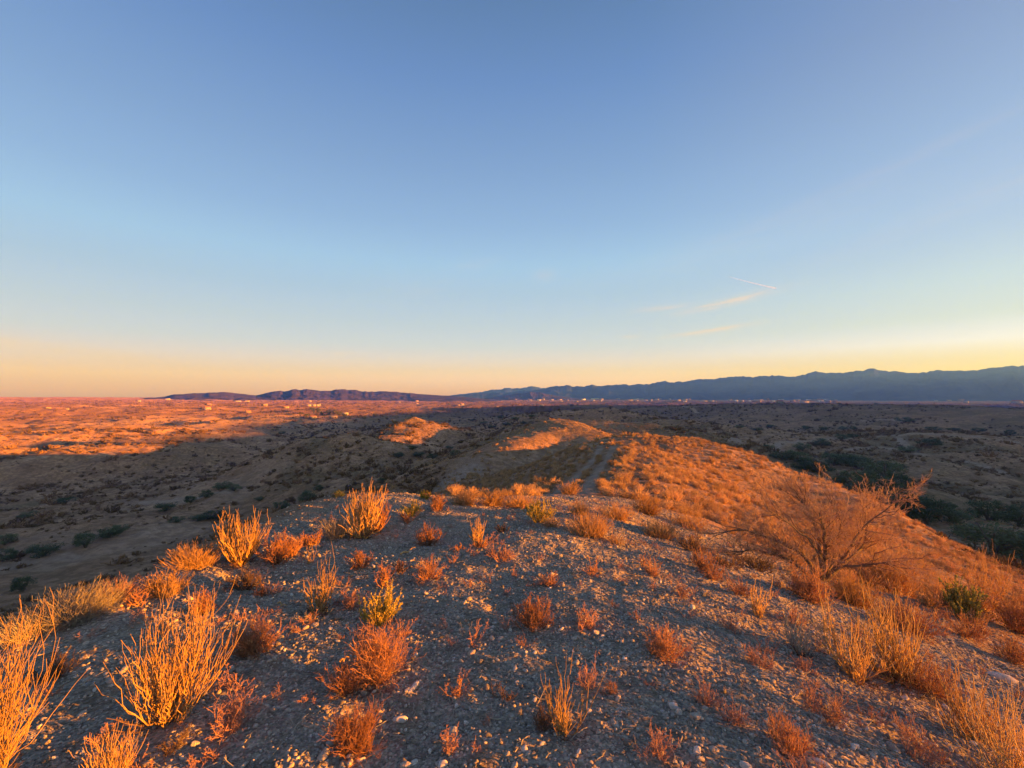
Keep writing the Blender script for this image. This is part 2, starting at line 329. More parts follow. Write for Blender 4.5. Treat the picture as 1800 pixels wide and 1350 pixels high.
m_plant('green_leaf', (.15, .17, .06), (.34, .33, .12), .3)
m_plant('yellow_leaf', (.32, .26, .05), (.54, .41, .10), .3)
m_plant('tree_leaf', (.06, .085, .045), (.15, .18, .10), .25)
m_plant('bark', (.12, .09, .07), (.2, .15, .11), 0)
m_plant('branch', (.20, .12, .085), (.34, .2, .13), .05)
m_plant('fine_twig', (.36, .21, .13), (.55, .36, .22), .1)
m_plant('tussock', (.38, .235, .115), (.72, .48, .25), .15)
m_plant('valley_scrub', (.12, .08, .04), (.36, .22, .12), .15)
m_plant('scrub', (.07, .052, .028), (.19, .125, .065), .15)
def m_stone():
    m, nt, b = mat('stone', .8, .3); oi = N(nt, 'ShaderNodeObjectInfo')
    tc = N(nt, 'ShaderNodeTexCoord')
    c = ramp(nt, oi.outputs['Random'], [(0, (.18, .16, .14)), (.25, (.3, .262, .218)), (.5, (.41, .35, .285)), (.72, (.55, .49, .415)), (.9, (.55, .45, .36)), (1, (.75, .7, .62))])
    n = noise(nt, tc.outputs['Object'], 2.5, 5)
    L(nt, mix(nt, .5, c, ramp(nt, n, [(.3, (.45, .43, .42)), (.7, (1.2, 1.15, 1.1))]), 'MULTIPLY'), b.inputs['Base Color']); bump(nt, b, n, .15, .5)
m_stone()
def m_plain(name, c, rough=.8):
    m, nt, b = mat(name, rough, .3); g = N(nt, 'ShaderNodeNewGeometry'); n = noise(nt, g.outputs['Position'], .4, 4)
    L(nt, mix(nt, n, tuple(v * .85 for v in c), c), b.inputs['Base Color'])
for k, c in dict(white_wall=(.36, .35, .33), cream_wall=(.27, .21, .15), roof_tile=(.3, .13, .07), roof_flat=(.55, .5, .45), dark_opening=(.03, .035, .04), metal_sheet=(.7, .72, .75)).items(): m_plain(k, c)
# ------------------------------------------------------------------ far hills and mountains
def rangehill(name, prof, D, depth, mt, seed, rough, base=-45, n=420, m=70):
    """prof: skyline as (px, py); each range stands at its own distance D and is 'depth' metres thick"""
    px = np.array([p[0] for p in prof], float); az = np.arctan2(px - 900, F)
    el = []
    for p in prof:
        d = pdir(*p); el.append(d[2] / math.hypot(d[0], d[1]))
    A = np.linspace(az[0], az[-1], n); E = np.interp(A, az, el)
    E = E + .0045 * fbm(A * 70, A * 0 + seed, 5, seed, .6) * np.minimum(1, np.maximum(E, 0) * 50)
    T = np.linspace(-1, 1, m); AA, TT = np.meshgrid(A, T); RR = D + TT * depth
    top = CAMH + E[None, :] * D - base
    wob = 1 + .0 * TT
    shp = (1 - np.abs(TT) ** 1.15)
    rn = ridged(AA * D / (depth * .33) + seed, RR / (depth * .5), 5, seed)
    hgt = top * (shp - rough * shp * (1 - shp) * 2.4 * (1 - rn)); hgt = np.where(np.abs(TT) > .999, 0, hgt)
    Z = base - 25 * (np.abs(TT) > .9) + hgt
    X = RR * np.sin(AA); Y = RR * np.cos(AA); idx = np.arange(m * n).reshape(m, n)
    f = np.stack([idx[:-1, :-1], idx[:-1, 1:], idx[1:, 1:], idx[1:, :-1]], -1).reshape(-1, 4)
    return tag(mesh(name, np.stack([X, Y, Z], -1).reshape(-1, 3), f[:, ::-1], M[mt], True), kind='structure')
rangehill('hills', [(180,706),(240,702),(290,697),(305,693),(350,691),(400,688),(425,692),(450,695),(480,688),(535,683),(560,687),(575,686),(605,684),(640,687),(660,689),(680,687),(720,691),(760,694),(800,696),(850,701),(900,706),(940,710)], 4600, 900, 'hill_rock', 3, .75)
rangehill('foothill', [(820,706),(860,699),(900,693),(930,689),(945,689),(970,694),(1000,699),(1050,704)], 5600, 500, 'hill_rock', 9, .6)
rangehill('mountains', [(700,708),(780,697),(800,694),(850,691),(900,689),(940,685),(985,678),(1060,677),(1130,676),(1165,671),(1200,670),(1240,665),(1290,663),(1350,659),(1398,662),(1420,655),(1435,653),(1455,656),(1475,657),(1500,653),(1528,647),(1550,651),(1580,653),(1600,655),(1650,651),(1700,651),(1740,645),(1780,642),(1830,640),(1900,636),(2050,630),(2300,640),(2700,690)], 7500, 1900, 'hazed_rock', 15, .7, n=700)
rangehill('far_mountains', [(760,700),(800,694),(840,689),(890,682),(915,681),(935,679),(960,681),(985,677),(1020,680),(1060,690),(1100,700)], 10500, 900, 'hazed_rock', 23, .6)
ground()
def haze():
    b = MB(); b.box(-12300, 12300, -12300, 12300, -110, 700)
    m = bpy.data.materials.new('haze'); m.use_nodes = True; nt = m.node_tree; nt.nodes.clear()
    o = N(nt, 'ShaderNodeOutputMaterial'); v = N(nt, 'ShaderNodeVolumePrincipled'); L(nt, v.outputs[0], o.inputs['Volume'])
    v.inputs['Color'].default_value = (.045, .15, 1, 1); v.inputs['Absorption Color'].default_value = (1, 1, 1, 1); v.inputs['Density'].default_value = 2.1e-4; v.inputs['Anisotropy'].default_value = .5
    tag(b.build('haze', m), kind='stuff')
haze()
# ---- rest ----
# ------------------------------------------------------------------ plant shapes
def stems(g, n, h, spread, lean=(0, 0), k=7, r0=.004, r1=.0012, wob=.05, curve=.35, base=.03, hmin=.5):
    """n stems rising from one foot, splaying outwards then bending up; unit = metres"""
    a = g.uniform(0, 2 * np.pi, n); q = np.sqrt(g.uniform(0, 1, n)); hh = h * g.uniform(hmin, 1, n) * (1 - .25 * q)
    out = spread * q
    t = np.linspace(0, 1, k)[None, :]
    e = t ** g.uniform(.65, 1.1, n)[:, None]
    x = (np.cos(a) * out)[:, None] * e + lean[0] * hh[:, None] * t ** 1.5 + g.normal(0, base, n)[:, None] * (1 - .3 * t)
    y = (np.sin(a) * out)[:, None] * e + lean[1] * hh[:, None] * t ** 1.5 + g.normal(0, base, n)[:, None] * (1 - .3 * t)
    z = hh[:, None] * t ** (1 + curve * q[:, None]) - .01
    P = np.stack([x, y, z], -1); P += np.cumsum(g.normal(0, wob / k, (n, k, 3)), 1) * h * (t[..., None] > 0)
    rad = (r0 + (r1 - r0) * t) * g.uniform(.7, 1.2, n)[:, None]
    return P, rad
def twigs(g, P, n, ln, k=4, r0=.002, r1=.0008, tmin=.25, up=.5, rnd=.7, wob=.12):
    """n side twigs leaving random points of the paths P"""
    m, kk, _ = P.shape; i = g.integers(0, m, n); t = g.uniform(tmin, 1, n) * (kk - 1); j = np.minimum(t.astype(int), kk - 2); f = (t - j)[:, None]
    s = P[i, j] * (1 - f) + P[i, j + 1] * f; d = P[i, j + 1] - P[i, j]; d /= np.linalg.norm(d, axis=1, keepdims=True) + 1e-9
    d = d + g.normal(0, rnd, (n, 3)); d[:, 2] += up; d /= np.linalg.norm(d, axis=1, keepdims=True)
    l = ln * g.uniform(.4, 1, n)[:, None, None]; tt = np.linspace(0, 1, k)[None, :, None]
    Q = s[:, None, :] + d[:, None, :] * l * tt; Q[..., 2] += .18 * l[..., 0] * tt[..., 0] ** 2 * up
    Q += np.cumsum(g.normal(0, wob / k, (n, k, 3)), 1) * l * (tt > 0)
    rad = (r0 + (r1 - r0) * tt[..., 0]) * g.uniform(.7, 1.2, n)[:, None]
    return Q, rad
def leaves(g, P, n, ln, wd, tmin=.3, up=.4):
    Q, _ = twigs(g, P, n, ln, k=2, tmin=tmin, up=up, rnd=.8, wob=0)
    a, b = Q[:, 0], Q[:, 1]; d = b - a; s = np.cross(d, g.normal(0, 1, (n, 3))); s /= np.linalg.norm(s, axis=1, keepdims=True) + 1e-9; s *= wd * .5
    mid = (a + b) * .5
    V = np.stack([a, mid + s, b, mid - s], 1).reshape(-1, 3); return V, np.arange(n * 4).reshape(n, 4)
def addt(mb, PR, sides=3):
    v, f = tubes(PR[0], PR[1], sides); mb.add(v, f)
def p_broom(g, h, wd, mt, n=70, lean=(0, 0), fine=1.0, px=.002):
    """leafless broom: long whippy stems from a woody foot"""
    mb = MB(); P, r = stems(g, max(10, n // 6), h * .8, wd * .42, lean, 9, px * 2.2, px * .9, .16, .5, h * .015)
    addt(mb, (P, r), 4)
    Q, r2 = twigs(g, P, n, h * .62, 7, px * 1.3, px * .55, .12, .9, .33, .22); addt(mb, (Q, r2))
    Q2, r3 = twigs(g, Q, int(n * .9 * fine), h * .3, 4, px * .8, px * .4, .2, .8, .3, .2); addt(mb, (Q2, r3))
    return mb
def p_fuzzy(g, h, wd, mt, n=500, lean=(0, 0), px=.002):
    """low dense shrublet of fine branching twigs, rounded outline"""
    mb = MB(); P, r = stems(g, max(14, n // 22), h * .72, wd * .42, lean, 6, px * 1.6, px * .9, .2, .25, wd * .04, .45); addt(mb, (P, r))
    Q, r2 = twigs(g, P, n // 3, h * .36, 5, px * .95, px * .6, .2, .45, .6, .25); addt(mb, (Q, r2))
    Q2, r3 = twigs(g, Q, n, h * .17, 3, px * .75, px * .45, .3, .4, .7, .2); addt(mb, (Q2, r3))
    return mb
def p_sparse(g, h, wd, mt, n=60, lean=(0, 0), px=.0016):
    mb = MB(); P, r = stems(g, max(5, n // 9), h * .9, wd * .45, lean, 6, px * 1.2, px * .7, .2, .3, wd * .05, .3); addt(mb, (P, r))
    Q, r2 = twigs(g, P, n, h * .28, 4, px * .9, px * .5, .15, .3, .7, .25); addt(mb, (Q, r2))
    Q2, r3 = twigs(g, Q, n * 2, h * .08, 3, px * 1.1, px * .7, .4, .2, .9, .2); addt(mb, (Q2, r3))
    return mb
def p_grass(g, h, wd, mt, n=260, lean=(0, 0), px=.0016):
    mb = MB(); P, r = stems(g, n, h, wd * .5, lean, 6, px * .9, px * .35, .12, .35, wd * .12, .35); addt(mb, (P, r))
    Q, r2 = twigs(g, P, n // 2, h * .2, 3, px * .8, px * .5, .6, .5, .5, .2); addt(mb, (Q, r2))
    return mb
def p_leafy(g, h, wd, mt, n=900, lean=(0, 0), px=.002):
    mb = MB(); P, r = stems(g, 40, h * .9, wd * .45, lean, 6, px * 1.4, px * .8, .1, .3, wd * .06, .5); addt(mb, (P, r))
    Q, r2 = twigs(g, P, 150, h * .3, 4, px, px * .7, .25, .6, .45, .15); addt(mb, (Q, r2))
    v, f = leaves(g, Q, n, h * .1, h * .035, .2, .6); mb.add(v, f)
    return mb
KIND = dict(broom=(p_broom, 'broom_shrub', 'shrub'), fuzzy=(p_fuzzy, 'twiggy_shrub', 'shrub'), sparse=(p_sparse, 'dry_plant', 'plant'), grass=(p_grass, 'grass_clump', 'grass clump'), leafy=(p_leafy, 'leafy_shrub', 'shrub'))
def plant(kind, px, py, hp, wp, mt, label, n=None, lean=0., group=None, lim=26):
    x, y, z = hit_near(px, py, lim); D = y / 1.0; sc = D / F
    g = np.random.default_rng(int(px * 7 + py * 13)); fn, nm, cat = KIND[kind]
    h, wd = hp * sc * 1.05, wp * sc; pr = max(.0008, .45 * sc * (1 if kind != 'broom' else 1.5))
    kw = dict(px=min(pr, .0075)); 
    if n: kw['n'] = int(n * (1.5 if kind != 'broom' else 1.25))
    if px < 700 and py > 870: lim = 11
    mb = fn(g, h, wd, mt, lean=(lean, g.uniform(-.1, .1)), **kw)
    o = mb.build(nm, M[mt]); o.location = (x, y, z - .01)
    if hp > 58 and kind in ('broom', 'fuzzy'):
        db = MB(); P, r = stems(g, 26, h * .34, wd * .42, (0, 0), 5, kw['px'], kw['px'] * .7, .5, .1, wd * .06, .3); addt(db, (P, r)); Q, r2 = twigs(g, P, 150, h * .1, 3, kw['px'] * .8, kw['px'] * .5, .1, -.1, .9, .3); addt(db, (Q, r2))
        db.build('dead_twigs', M['dark_twig' if mt != 'dark_twig' else 'grey_stem'], o)
    return tag(o, label, cat, group)
PL = [
 # left foreground
 ('broom',288,1268,176,145,'straw_stem','big glowing broom of bare golden stems on the gravel in the left foreground',190,.12),
 ('broom',-60,1440,290,105,'straw_stem','tall golden broom shrub cut off by the left edge of the photo',230,.2),
 ('broom',190,1392,85,80,'straw_stem','stubby orange gold broom shrub at the bottom edge right of the corner broom',150,.0),
 ('fuzzy',445,1150,72,86,'rust_twig','rounded rusty shrublet just right behind the big golden broom',700,.1),
 ('sparse',405,1285,85,75,'pink_twig','loose reddish plant on the gravel right of the big golden broom foot',150,.1),
 ('sparse',300,1318,55,60,'dark_twig','thin dark dead plant right below the foot of the big golden broom',80,0),
 ('sparse',372,1335,42,42,'pink_twig','tiny pale dead plant in front of the loose reddish plant by the bottom left',60,0),
 ('broom',558,1080,78,62,'straw_stem','small pale straw broom standing alone on grey gravel left of the yellow green shrub',46,.05),
 ('sparse',552,1092,30,70,'grey_stem','faint grey twigs around the foot of the small pale broom',60,0),
 ('sparse',545,990,48,22,'straw_stem','single upright wispy dry stem left of centre on the gravel',14,0),
 # centre column
 ('leafy',665,1098,64,74,'yellow_leaf','yellow green leafy shrub standing in the row of rusty shrubs',1100,0),
 ('fuzzy',618,1068,42,46,'pink_twig','small reddish shrublet touching the left side of the yellow green shrub',260,0),
 ('fuzzy',662,1202,112,92,'rust_twig','largest rusty orange shrub directly below the yellow green shrub',1100,0),
 ('fuzzy',606,1222,76,58,'rust_twig','darker rusty shrub leaning on the left of the largest rusty shrub',380,-.1),
 ('fuzzy',622,1322,92,94,'rust_twig','rusty shrub nearest the bottom edge below the row left of centre',900,.1),
 ('sparse',655,1100,14,50,'rust_twig','low rusty stubble under the yellow green shrub',60,0),
 ('broom',990,1285,92,100,'straw_stem','fan of stiff straw stems near the bottom centre',44,.0),
 ('fuzzy',952,1280,48,50,'dark_twig','brown low tangle touching the left of the stiff straw fan',260,0),
 ('sparse',1032,1208,56,42,'pink_twig','pink dry plant on gravel up and right of the straw fan',80,0),
 ('sparse',1077,1220,38,30,'rust_twig','tiny orange plant right of the pink dry plant near the straw fan',50,0),
 ('sparse',792,1322,52,54,'pink_twig','sparse pink plant beside pale stones at the bottom left of centre',70,0),
 ('sparse',805,1222,40,60,'rust_twig','low rusty dry tangle among orange pebbles in the centre foreground',80,0),
 ('sparse',885,1228,34,56,'dark_twig','low brown dead tangle right of the orange pebbles in the centre',80,0),
 ('sparse',825,1118,32,42,'grey_stem','thin grey wisp on dark gravel right of the yellow green shrub',30,0),
 ('fuzzy',935,1102,60,80,'rust_twig','rusty brown shrub on the lit gravel in the middle of the hilltop',560,.15),
 ('sparse',1030,1104,50,56,'pink_twig','small orange plant right of the rusty brown shrub on the lit gravel',110,0),
 ('fuzzy',1170,1152,52,84,'rust_twig','dark rusty dome shrub on grey gravel right of centre',620,0),
 ('sparse',1152,1328,62,64,'pink_twig','upright reddish plant at the bottom edge right of the straw fan',110,0),
 ('sparse',1238,1235,50,56,'pink_twig','orange dry plant left half of the slanting pair right of centre',120,-.1),
 ('sparse',1292,1268,52,66,'pink_twig','orange dry plant right half of the slanting pair right of centre',130,-.1),
 ('fuzzy',1385,1318,70,92,'rust_twig','wide rust brown shrub near the bottom edge on the right',520,0),
 ('sparse',1425,1245,78,30,'pink_twig','tall thin red plant behind the wide rust brown bottom shrub',60,0),
 ('sparse',1462,1268,60,52,'pink_twig','pinkish feathery plant right of the tall thin red plant',110,0),
 ('broom',1333,1082,48,36,'straw_stem','small upright straw tuft on gravel below the big leafless shrub',30,0),
 ('broom',1406,1152,66,54,'grey_stem','greyish thin stemmed tuft left of the two golden right hand brooms',44,0),
 ('fuzzy',1340,1172,38,62,'pink_twig','low reddish shrublet left of the greyish tuft',200,0),
 ('fuzzy',1412,1180,34,60,'pink_twig','low reddish shrublet right below the greyish tuft',200,0),
 ('broom',1500,1190,102,128,'straw_stem','left one of two sprawling golden brooms on the right slope',90,-.25),
 ('broom',1585,1202,128,130,'straw_stem','right one of two sprawling golden brooms on the right slope',110,-.25),
 ('fuzzy',1625,1215,78,120,'rust_twig','reddish shrub mass against the right side of the sprawling brooms',620,-.1),
 ('broom',1712,1300,100,130,'gold_grass','trailing orange stems right and below the reddish shrub mass',80,-.45),
 ('broom',1800,1400,165,150,'straw_stem','long drooping straw stems in the bottom right corner',90,-.5),
 ('sparse',1612,1328,72,84,'pink_twig','pink feathery plant near the bottom right corner',150,0),
 ('sparse',1555,1130,26,50,'dark_twig','dark sprig behind the right hand sprawling broom',40,0),
 # right middle ground
 ('fuzzy',1422,1055,64,92,'rust_twig','rust orange dome at the foot of the big leafless shrub',760,0),
 ('fuzzy',1238,1004,48,56,'rust_twig','rusty shrub left of the dark shaded mounds below the hillside',300,0),
 ('fuzzy',1215,968,36,72,'dark_twig','dark brown dome shrub at the lower edge of the golden hillside',360,0),
 ('fuzzy',1330,1002,36,76,'dark_twig','dark brown mound in the shade left of the big leafless shrub',320,0),
 ('fuzzy',1280,996,32,70,'dark_twig','dark low mound between the dark dome and the leafless shrub',260,0),
 ('fuzzy',1592,1108,62,120,'rust_twig','broad brown red dome shrub right of the leafless shrub',800,0),
 ('leafy',1692,1088,66,78,'green_leaf','dark green leafy shrub on the right slope',1200,0),
 ('fuzzy',1700,1122,48,62,'rust_twig','rusty skirt of twigs in front of the dark green shrub',300,0),
 ('grass',1560,1040,86,92,'gold_grass','bright golden tall grass just right of the leafless shrub',420,0),
 ('grass',1500,1062,60,70,'gold_grass','golden grass under the right limbs of the leafless shrub',260,0),
 ('grass',1655,1062,60,80,'gold_grass','golden grass left behind the dark green shrub',260,0),
 ('broom',1735,1068,82,84,'gold_grass','spiky golden grass right behind the dark green shrub',80,0),
 ('fuzzy',1792,1112,80,76,'rust_twig','tall rust shrub at the right edge beyond the dark green shrub',520,0),
 ('fuzzy',1785,1165,52,80,'rust_twig','dull rust shrub at the right edge, the lower of two',400,0),
 ('fuzzy',1480,1045,40,50,'pink_twig','reddish twigs right at the trunk of the leafless shrub',160,0),
 ('sparse',1302,1045,48,52,'pink_twig','slanting red dry plant below the dark mounds',110,-.2),
 ('sparse',1255,1018,40,50,'rust_twig','red dry plant below the rusty shrub near the dark mounds',90,0),
 ('sparse',1148,1010,40,60,'rust_twig','loose rusty plant on the gravel below the golden hillside',110,0),
 ('sparse',1196,1050,34,60,'pink_twig','low pink scatter of twigs on the gravel right of centre',90,0),
 ('sparse',1045,1008,30,46,'rust_twig','small rusty plant on the lit gravel under the track end',80,0),
 ('sparse',960,1030,34,44,'pink_twig','small orange plant on the lit gravel in the centre',90,0),
 ('sparse',1395,1095,40,56,'pink_twig','reddish sprigs between the straw tuft and the brown red dome',90,0),
 ('sparse',1290,1112,30,60,'pink_twig','thin red sprigs on gravel below the small straw tuft',80,0),
 ('sparse',1095,968,50,14,'grey_stem','single dry stalk on the slope below the track',8,0),
 ('grass',1085,955,20,40,'gold_grass','low gold tuft beside the single dry stalk',60,0),
 # centre back of the hilltop
 ('fuzzy',635,998,36,46,'rust_twig','small round rusty shrub alone on the gravel below the tall dry reed shrub',300,0),
 ('fuzzy',672,1032,42,34,'rust_twig','narrow rusty shrub, lowest of the three by the lit gravel',240,0),
 ('fuzzy',702,1006,26,38,'rust_twig','faint rusty shrub between two brighter ones',160,0),
 ('fuzzy',752,1018,42,58,'rust_twig','wide bright rusty shrub at the left edge of the lit gravel',320,0),
 ('fuzzy',752,960,46,48,'rust_twig','upright rusty shrub near the far edge of the gravel',320,0),
 ('broom',840,958,40,44,'straw_stem','small spiky straw shrub near the far edge of the gravel',40,0),
 ('fuzzy',842,962,28,34,'rust_twig','rusty tuft under the small spiky straw shrub',130,0),
 ('fuzzy',808,966,16,24,'rust_twig','tiny rusty tuft left of the small spiky straw shrub',80,0),
 ('fuzzy',880,985,34,52,'pink_twig','loose orange shrublet on the brightest gravel',240,0),
 ('fuzzy',885,935,20,46,'dark_twig','dark low shrublet at the far edge of the gravel',140,0),
 ('fuzzy',740,1022,14,40,'pink_twig','low orange stubble before the wide bright rusty shrub',60,0),
 # crest seen against the valley
 ('broom',640,946,82,66,'straw_stem','tall dry reed like shrub standing against the dark valley left of centre',130,.02),
 ('grass',592,944,44,56,'grey_stem','dull grey green grass left of the tall dry reed shrub',200,0),
 ('broom',662,935,50,44,'rust_twig','reddish stems behind the right side of the tall reed shrub',60,.1),
 ('fuzzy',548,958,34,46,'rust_twig','rusty shrub on the crest third left of the tall reed shrub',240,0),
 ('fuzzy',512,978,46,50,'rust_twig','orange rusty shrub on the crest left of the grey green grass',360,0),
 ('fuzzy',484,992,58,56,'rust_twig','bright rust shrub beside the golden twisted broom',420,.1),
 ('broom',424,992,74,80,'straw_stem','golden broom with twisted bare branches reaching right on the left crest',170,.05),
 ('fuzzy',428,1036,44,76,'dark_twig','dark shaded twigs below the golden twisted broom',380,0),
 ('grass',342,996,48,84,'gold_grass','straw coloured grass mound left of the golden twisted broom',380,.1),
 ('fuzzy',290,1050,54,84,'gold_grass','golden fuzzy shrub on the left crest',620,0),
 ('fuzzy',242,1064,32,48,'rust_twig','rusty shrub at the left foot of the golden fuzzy shrub',220,0),
 ('fuzzy',352,1080,46,46,'rust_twig','round rusty shrub behind the tips of the big golden broom',300,0),
 ('fuzzy',460,1048,28,30,'rust_twig','small isolated rusty shrub on gravel below the dark twigs',160,0),
 ('grass',205,1052,40,62,'pink_twig','faded pink grass left of the golden fuzzy shrub',220,.1),
 ('grass',132,1086,58,130,'grey_stem','wide dull olive grass clump on the shaded left crest',620,.2),
 ('grass',50,1118,50,110,'grey_stem','dull grass clump near the left edge, in shade',420,.1),
 ('fuzzy',95,1190,50,90,'dark_twig','dark shaded shrub behind the corner broom',420,0),
 ('leafy',722,908,30,46,'yellow_leaf','yellow green shrub on the crest right of the tall reed shrub',500,0),
 ('fuzzy',716,918,22,50,'rust_twig','rust twigs under the yellow green crest shrub',180,0),
 ('leafy',747,878,20,24,'yellow_leaf','small round yellow shrub highest on the crest',260,0),
 ('fuzzy',770,896,32,46,'rust_twig','round rusty shrub on the crest below the small yellow one',340,0),
 ('grass',815,888,30,50,'gold_grass','golden grass on the crest right of the round rusty shrub',220,0),
 ('grass',866,886,24,56,'gold_grass','golden grass on the middle of the crest',200,0),
 ('grass',912,890,24,60,'gold_grass','golden grass on the crest left of the track',200,0),
 ('leafy',948,918,44,66,'yellow_leaf','yellow green broom like shrub beside the lower end of the track',700,0),
 ('grass',968,925,20,36,'gold_grass','low gold grass between the yellow shrub and the track',90,0),
 ('grass',1036,940,44,84,'gold_grass','golden grass mound right below the end of the track',340,0),
 ('grass',1085,912,30,60,'gold_grass','golden tussock right of the track above the grass mound',200,0),
 ('grass',1138,902,34,56,'gold_grass','pale golden tussock in the middle of the lower hillside',200,0),
 ('grass',1160,945,34,66,'gold_grass','golden tussock above the dark dome shrub',220,0),
 ('grass',1212,930,30,66,'gold_grass','golden tussock on the hillside behind the dark dome shrub',200,0),
 ('grass',1020,905,26,40,'gold_grass','golden tuft growing between the two wheel ruts',140,0),
 ('grass',1000,868,24,40,'gold_grass','upper golden tuft between the two wheel ruts',140,0),
]
for q in PL: plant(*q[:7], n=q[7], lean=q[8])
# ------------------------------------------------------------------ big leafless shrub
def bare_shrub():
    x, y, z = hit_near(1445, 1020, 22); sc = y / F; g = np.random.default_rng(5)
    root = bpy.data.objects.new('leafless_shrub', None); COL.objects.link(root); root.location = (x, y, z)
    tag(root, 'large leafless shrub with a cloud of fine bare twigs on the right slope', 'shrub')
    wpx = lambda a, b: np.array([(a - 1445) * sc * 1.05, 0, (1020 - b) * sc * .84])
    limbs = [[(1445,1022),(1425,975),(1385,945),(1330,925),(1290,935)], [(1445,1022),(1435,975),(1410,925),(1370,895),(1335,870)], [(1447,1022),(1450,960),(1455,915),(1450,875),(1438,850)],
             [(1450,1022),(1470,970),(1480,925),(1500,885),(1515,860)], [(1452,1022),(1490,980),(1520,945),(1530,900),(1532,880)], [(1440,1022),(1400,985),(1345,970),(1300,975)], [(1448,1022),(1462,985),(1490,975),(1508,962)],
             [(1445,1022),(1440,960),(1425,900),(1400,865)], [(1448,1022),(1478,950),(1488,900),(1475,860)]]
    P = []
    for i, l in enumerate(limbs):
        pts = np.array([wpx(*p) for p in l]); pts[:, 1] += np.linspace(0, 1, len(l)) * g.uniform(-1, 1) * 80 * sc
        t = np.linspace(0, len(l) - 1, 12); q = np.stack([np.interp(t, np.arange(len(l)), pts[:, k]) for k in range(3)], -1)
        q[1:] += np.cumsum(g.normal(0, .010, (11, 3)), 0) * 1.2; P.append(q)
    P = np.array(P); t = np.linspace(0, 1, 12)[None, :]
    tb = MB(); addt(tb, (P, .035 * (1 - .8 * t) * g.uniform(.7, 1.1, (len(P), 1))), 7); trunk = tb.build('trunk', M['bark'], root, True)
    b1, r1 = twigs(g, P, 170, .55, 8, .008, .003, .22, .05, .5, .3); mb = MB(); addt(mb, (b1, r1), 4); mb.build('branches', M['branch'], root)
    b2, r2 = twigs(g, b1, 1300, .27, 6, .0036, .002, .2, .12, .6, .3); b3, r3 = twigs(g, b2, 6200, .15, 4, .0022, .0016, .2, .1, .6, .3)
    b4, r4 = twigs(g, b3, 4200, .07, 3, .0019, .0014, .3, .2, .7, .2)
    mb = MB(); addt(mb, (b2, r2)); addt(mb, (b3, r3)); addt(mb, (b4, r4)); mb.build('twigs', M['fine_twig'], root)
bare_shrub()
# twisted branches on the crest broom
# ------------------------------------------------------------------ trees and bushes of the valleys
def tree_shape(seed, sh):
    g = np.random.default_rng(seed); tb = MB(); n = 7
    k = 6; t = np.linspace(0, 1, k)[None, :]; a = g.uniform(0, 6.28, n); out = g.uniform(.15, .42, n); P = np.stack([np.cos(a)[:, None] * out[:, None] * t ** 1.3, np.sin(a)[:, None] * out[:, None] * t ** 1.3, .72 * t * g.uniform(.7, 1, n)[:, None]], -1)
    P += np.cumsum(g.normal(0, .012, P.shape), 1); addt(tb, (P, (.035 * (1 - .75 * t)) * np.ones((n, 1))), 5)
    cb = MB(); nc = 34
    c = g.normal(0, 1, (nc, 3)); c /= np.linalg.norm(c, axis=1, keepdims=True); c *= (g.uniform(.25, 1, (nc, 1)) ** .5); c = c * [.47, .47, .36] + [0, 0, .52 if sh else .46]
    c[:, 2] = np.maximum(c[:, 2], .12)
    rr = g.uniform(.09, .2, nc); m = 85
    i = np.repeat(np.arange(nc), m); d = g.normal(0, 1, (nc * m, 3)); d /= np.linalg.norm(d, axis=1, keepdims=True); p = c[i] + d * (rr[i] * g.uniform(.55, 1.08, nc * m))[:, None]
    p[:, 2] = np.maximum(p[:, 2], .03)
    u = g.normal(0, 1, (nc * m, 3)); u /= np.linalg.norm(u, axis=1, keepdims=True); w_ = np.cross(u, d); s = g.uniform(.018, .04, nc * m)[:, None]
    V = np.stack([p - u * s, p + w_ * s * .5, p + u * s, p - w_ * s * .5], 1).reshape(-1, 3); cb.add(V, np.arange(nc * m * 4).reshape(-1, 4))
    return tb, cb
TREES = []
for k in range(6):
    tb, cb = tree_shape(100 + k, k % 2); a = tb.build('trunk', M['bark'], link=False); b = cb.build('crown', M['tree_leaf'], link=False); TREES.append((a.data, b.data)); bpy.data.objects.remove(a); bpy.data.objects.remove(b)
def tree(px, py, wp, hp, label, group, k):
    x, y, z = hit(px, py); sc = y / F; g = np.random.default_rng(int(px * 3 + py)); r = bpy.data.objects.new('bushy_tree', None); COL.objects.link(r)
    r.location = (x, y, z - .05); r.rotation_euler = (0, 0, g.uniform(0, 6.28)); r.scale = (wp * sc * g.uniform(.95, 1.1), wp * sc * g.uniform(.95, 1.1), hp * sc * 1.12)
    tag(r, label, 'tree', group)
    for nm, me in zip(('trunk', 'crown'), TREES[k % 6]):
        c = bpy.data.objects.new(nm, me); COL.objects.link(c); c.parent = r
TR = [(1750,978,110,64),(1630,922,84,50),(1600,905,60,40),(1545,882,90,42),(1500,862,60,34),(1583,868,46,36),(1555,842,60,34),(1510,825,46,26),(1538,828,36,22),(1440,832,50,20),(1415,826,44,22),(1465,818,42,22),(1488,815,34,18),
      (1400,812,40,20),(1375,808,36,16),(1410,792,26,14),(1445,784,34,14),(1480,773,24,10),(1500,770,18,8),(1416,756,14,8),(1447,757,14,8),(1482,756,16,7),(1500,755,14,6),(1640,758,26,8),(1675,758,20,7),(1635,786,36,16),(1598,795,36,12),(1590,743,30,10),
      (1790,925,50,40),(1740,915,70,34),(1680,920,50,30),(1355,752,18,6),(1330,757,20,6),(1300,752,16,5),(1700,945,50,24),(1420,818,30,14),(1352,790,20,9),(1525,850,40,24),(1655,900,40,22),(1720,760,20,8),(1775,765,18,10)]
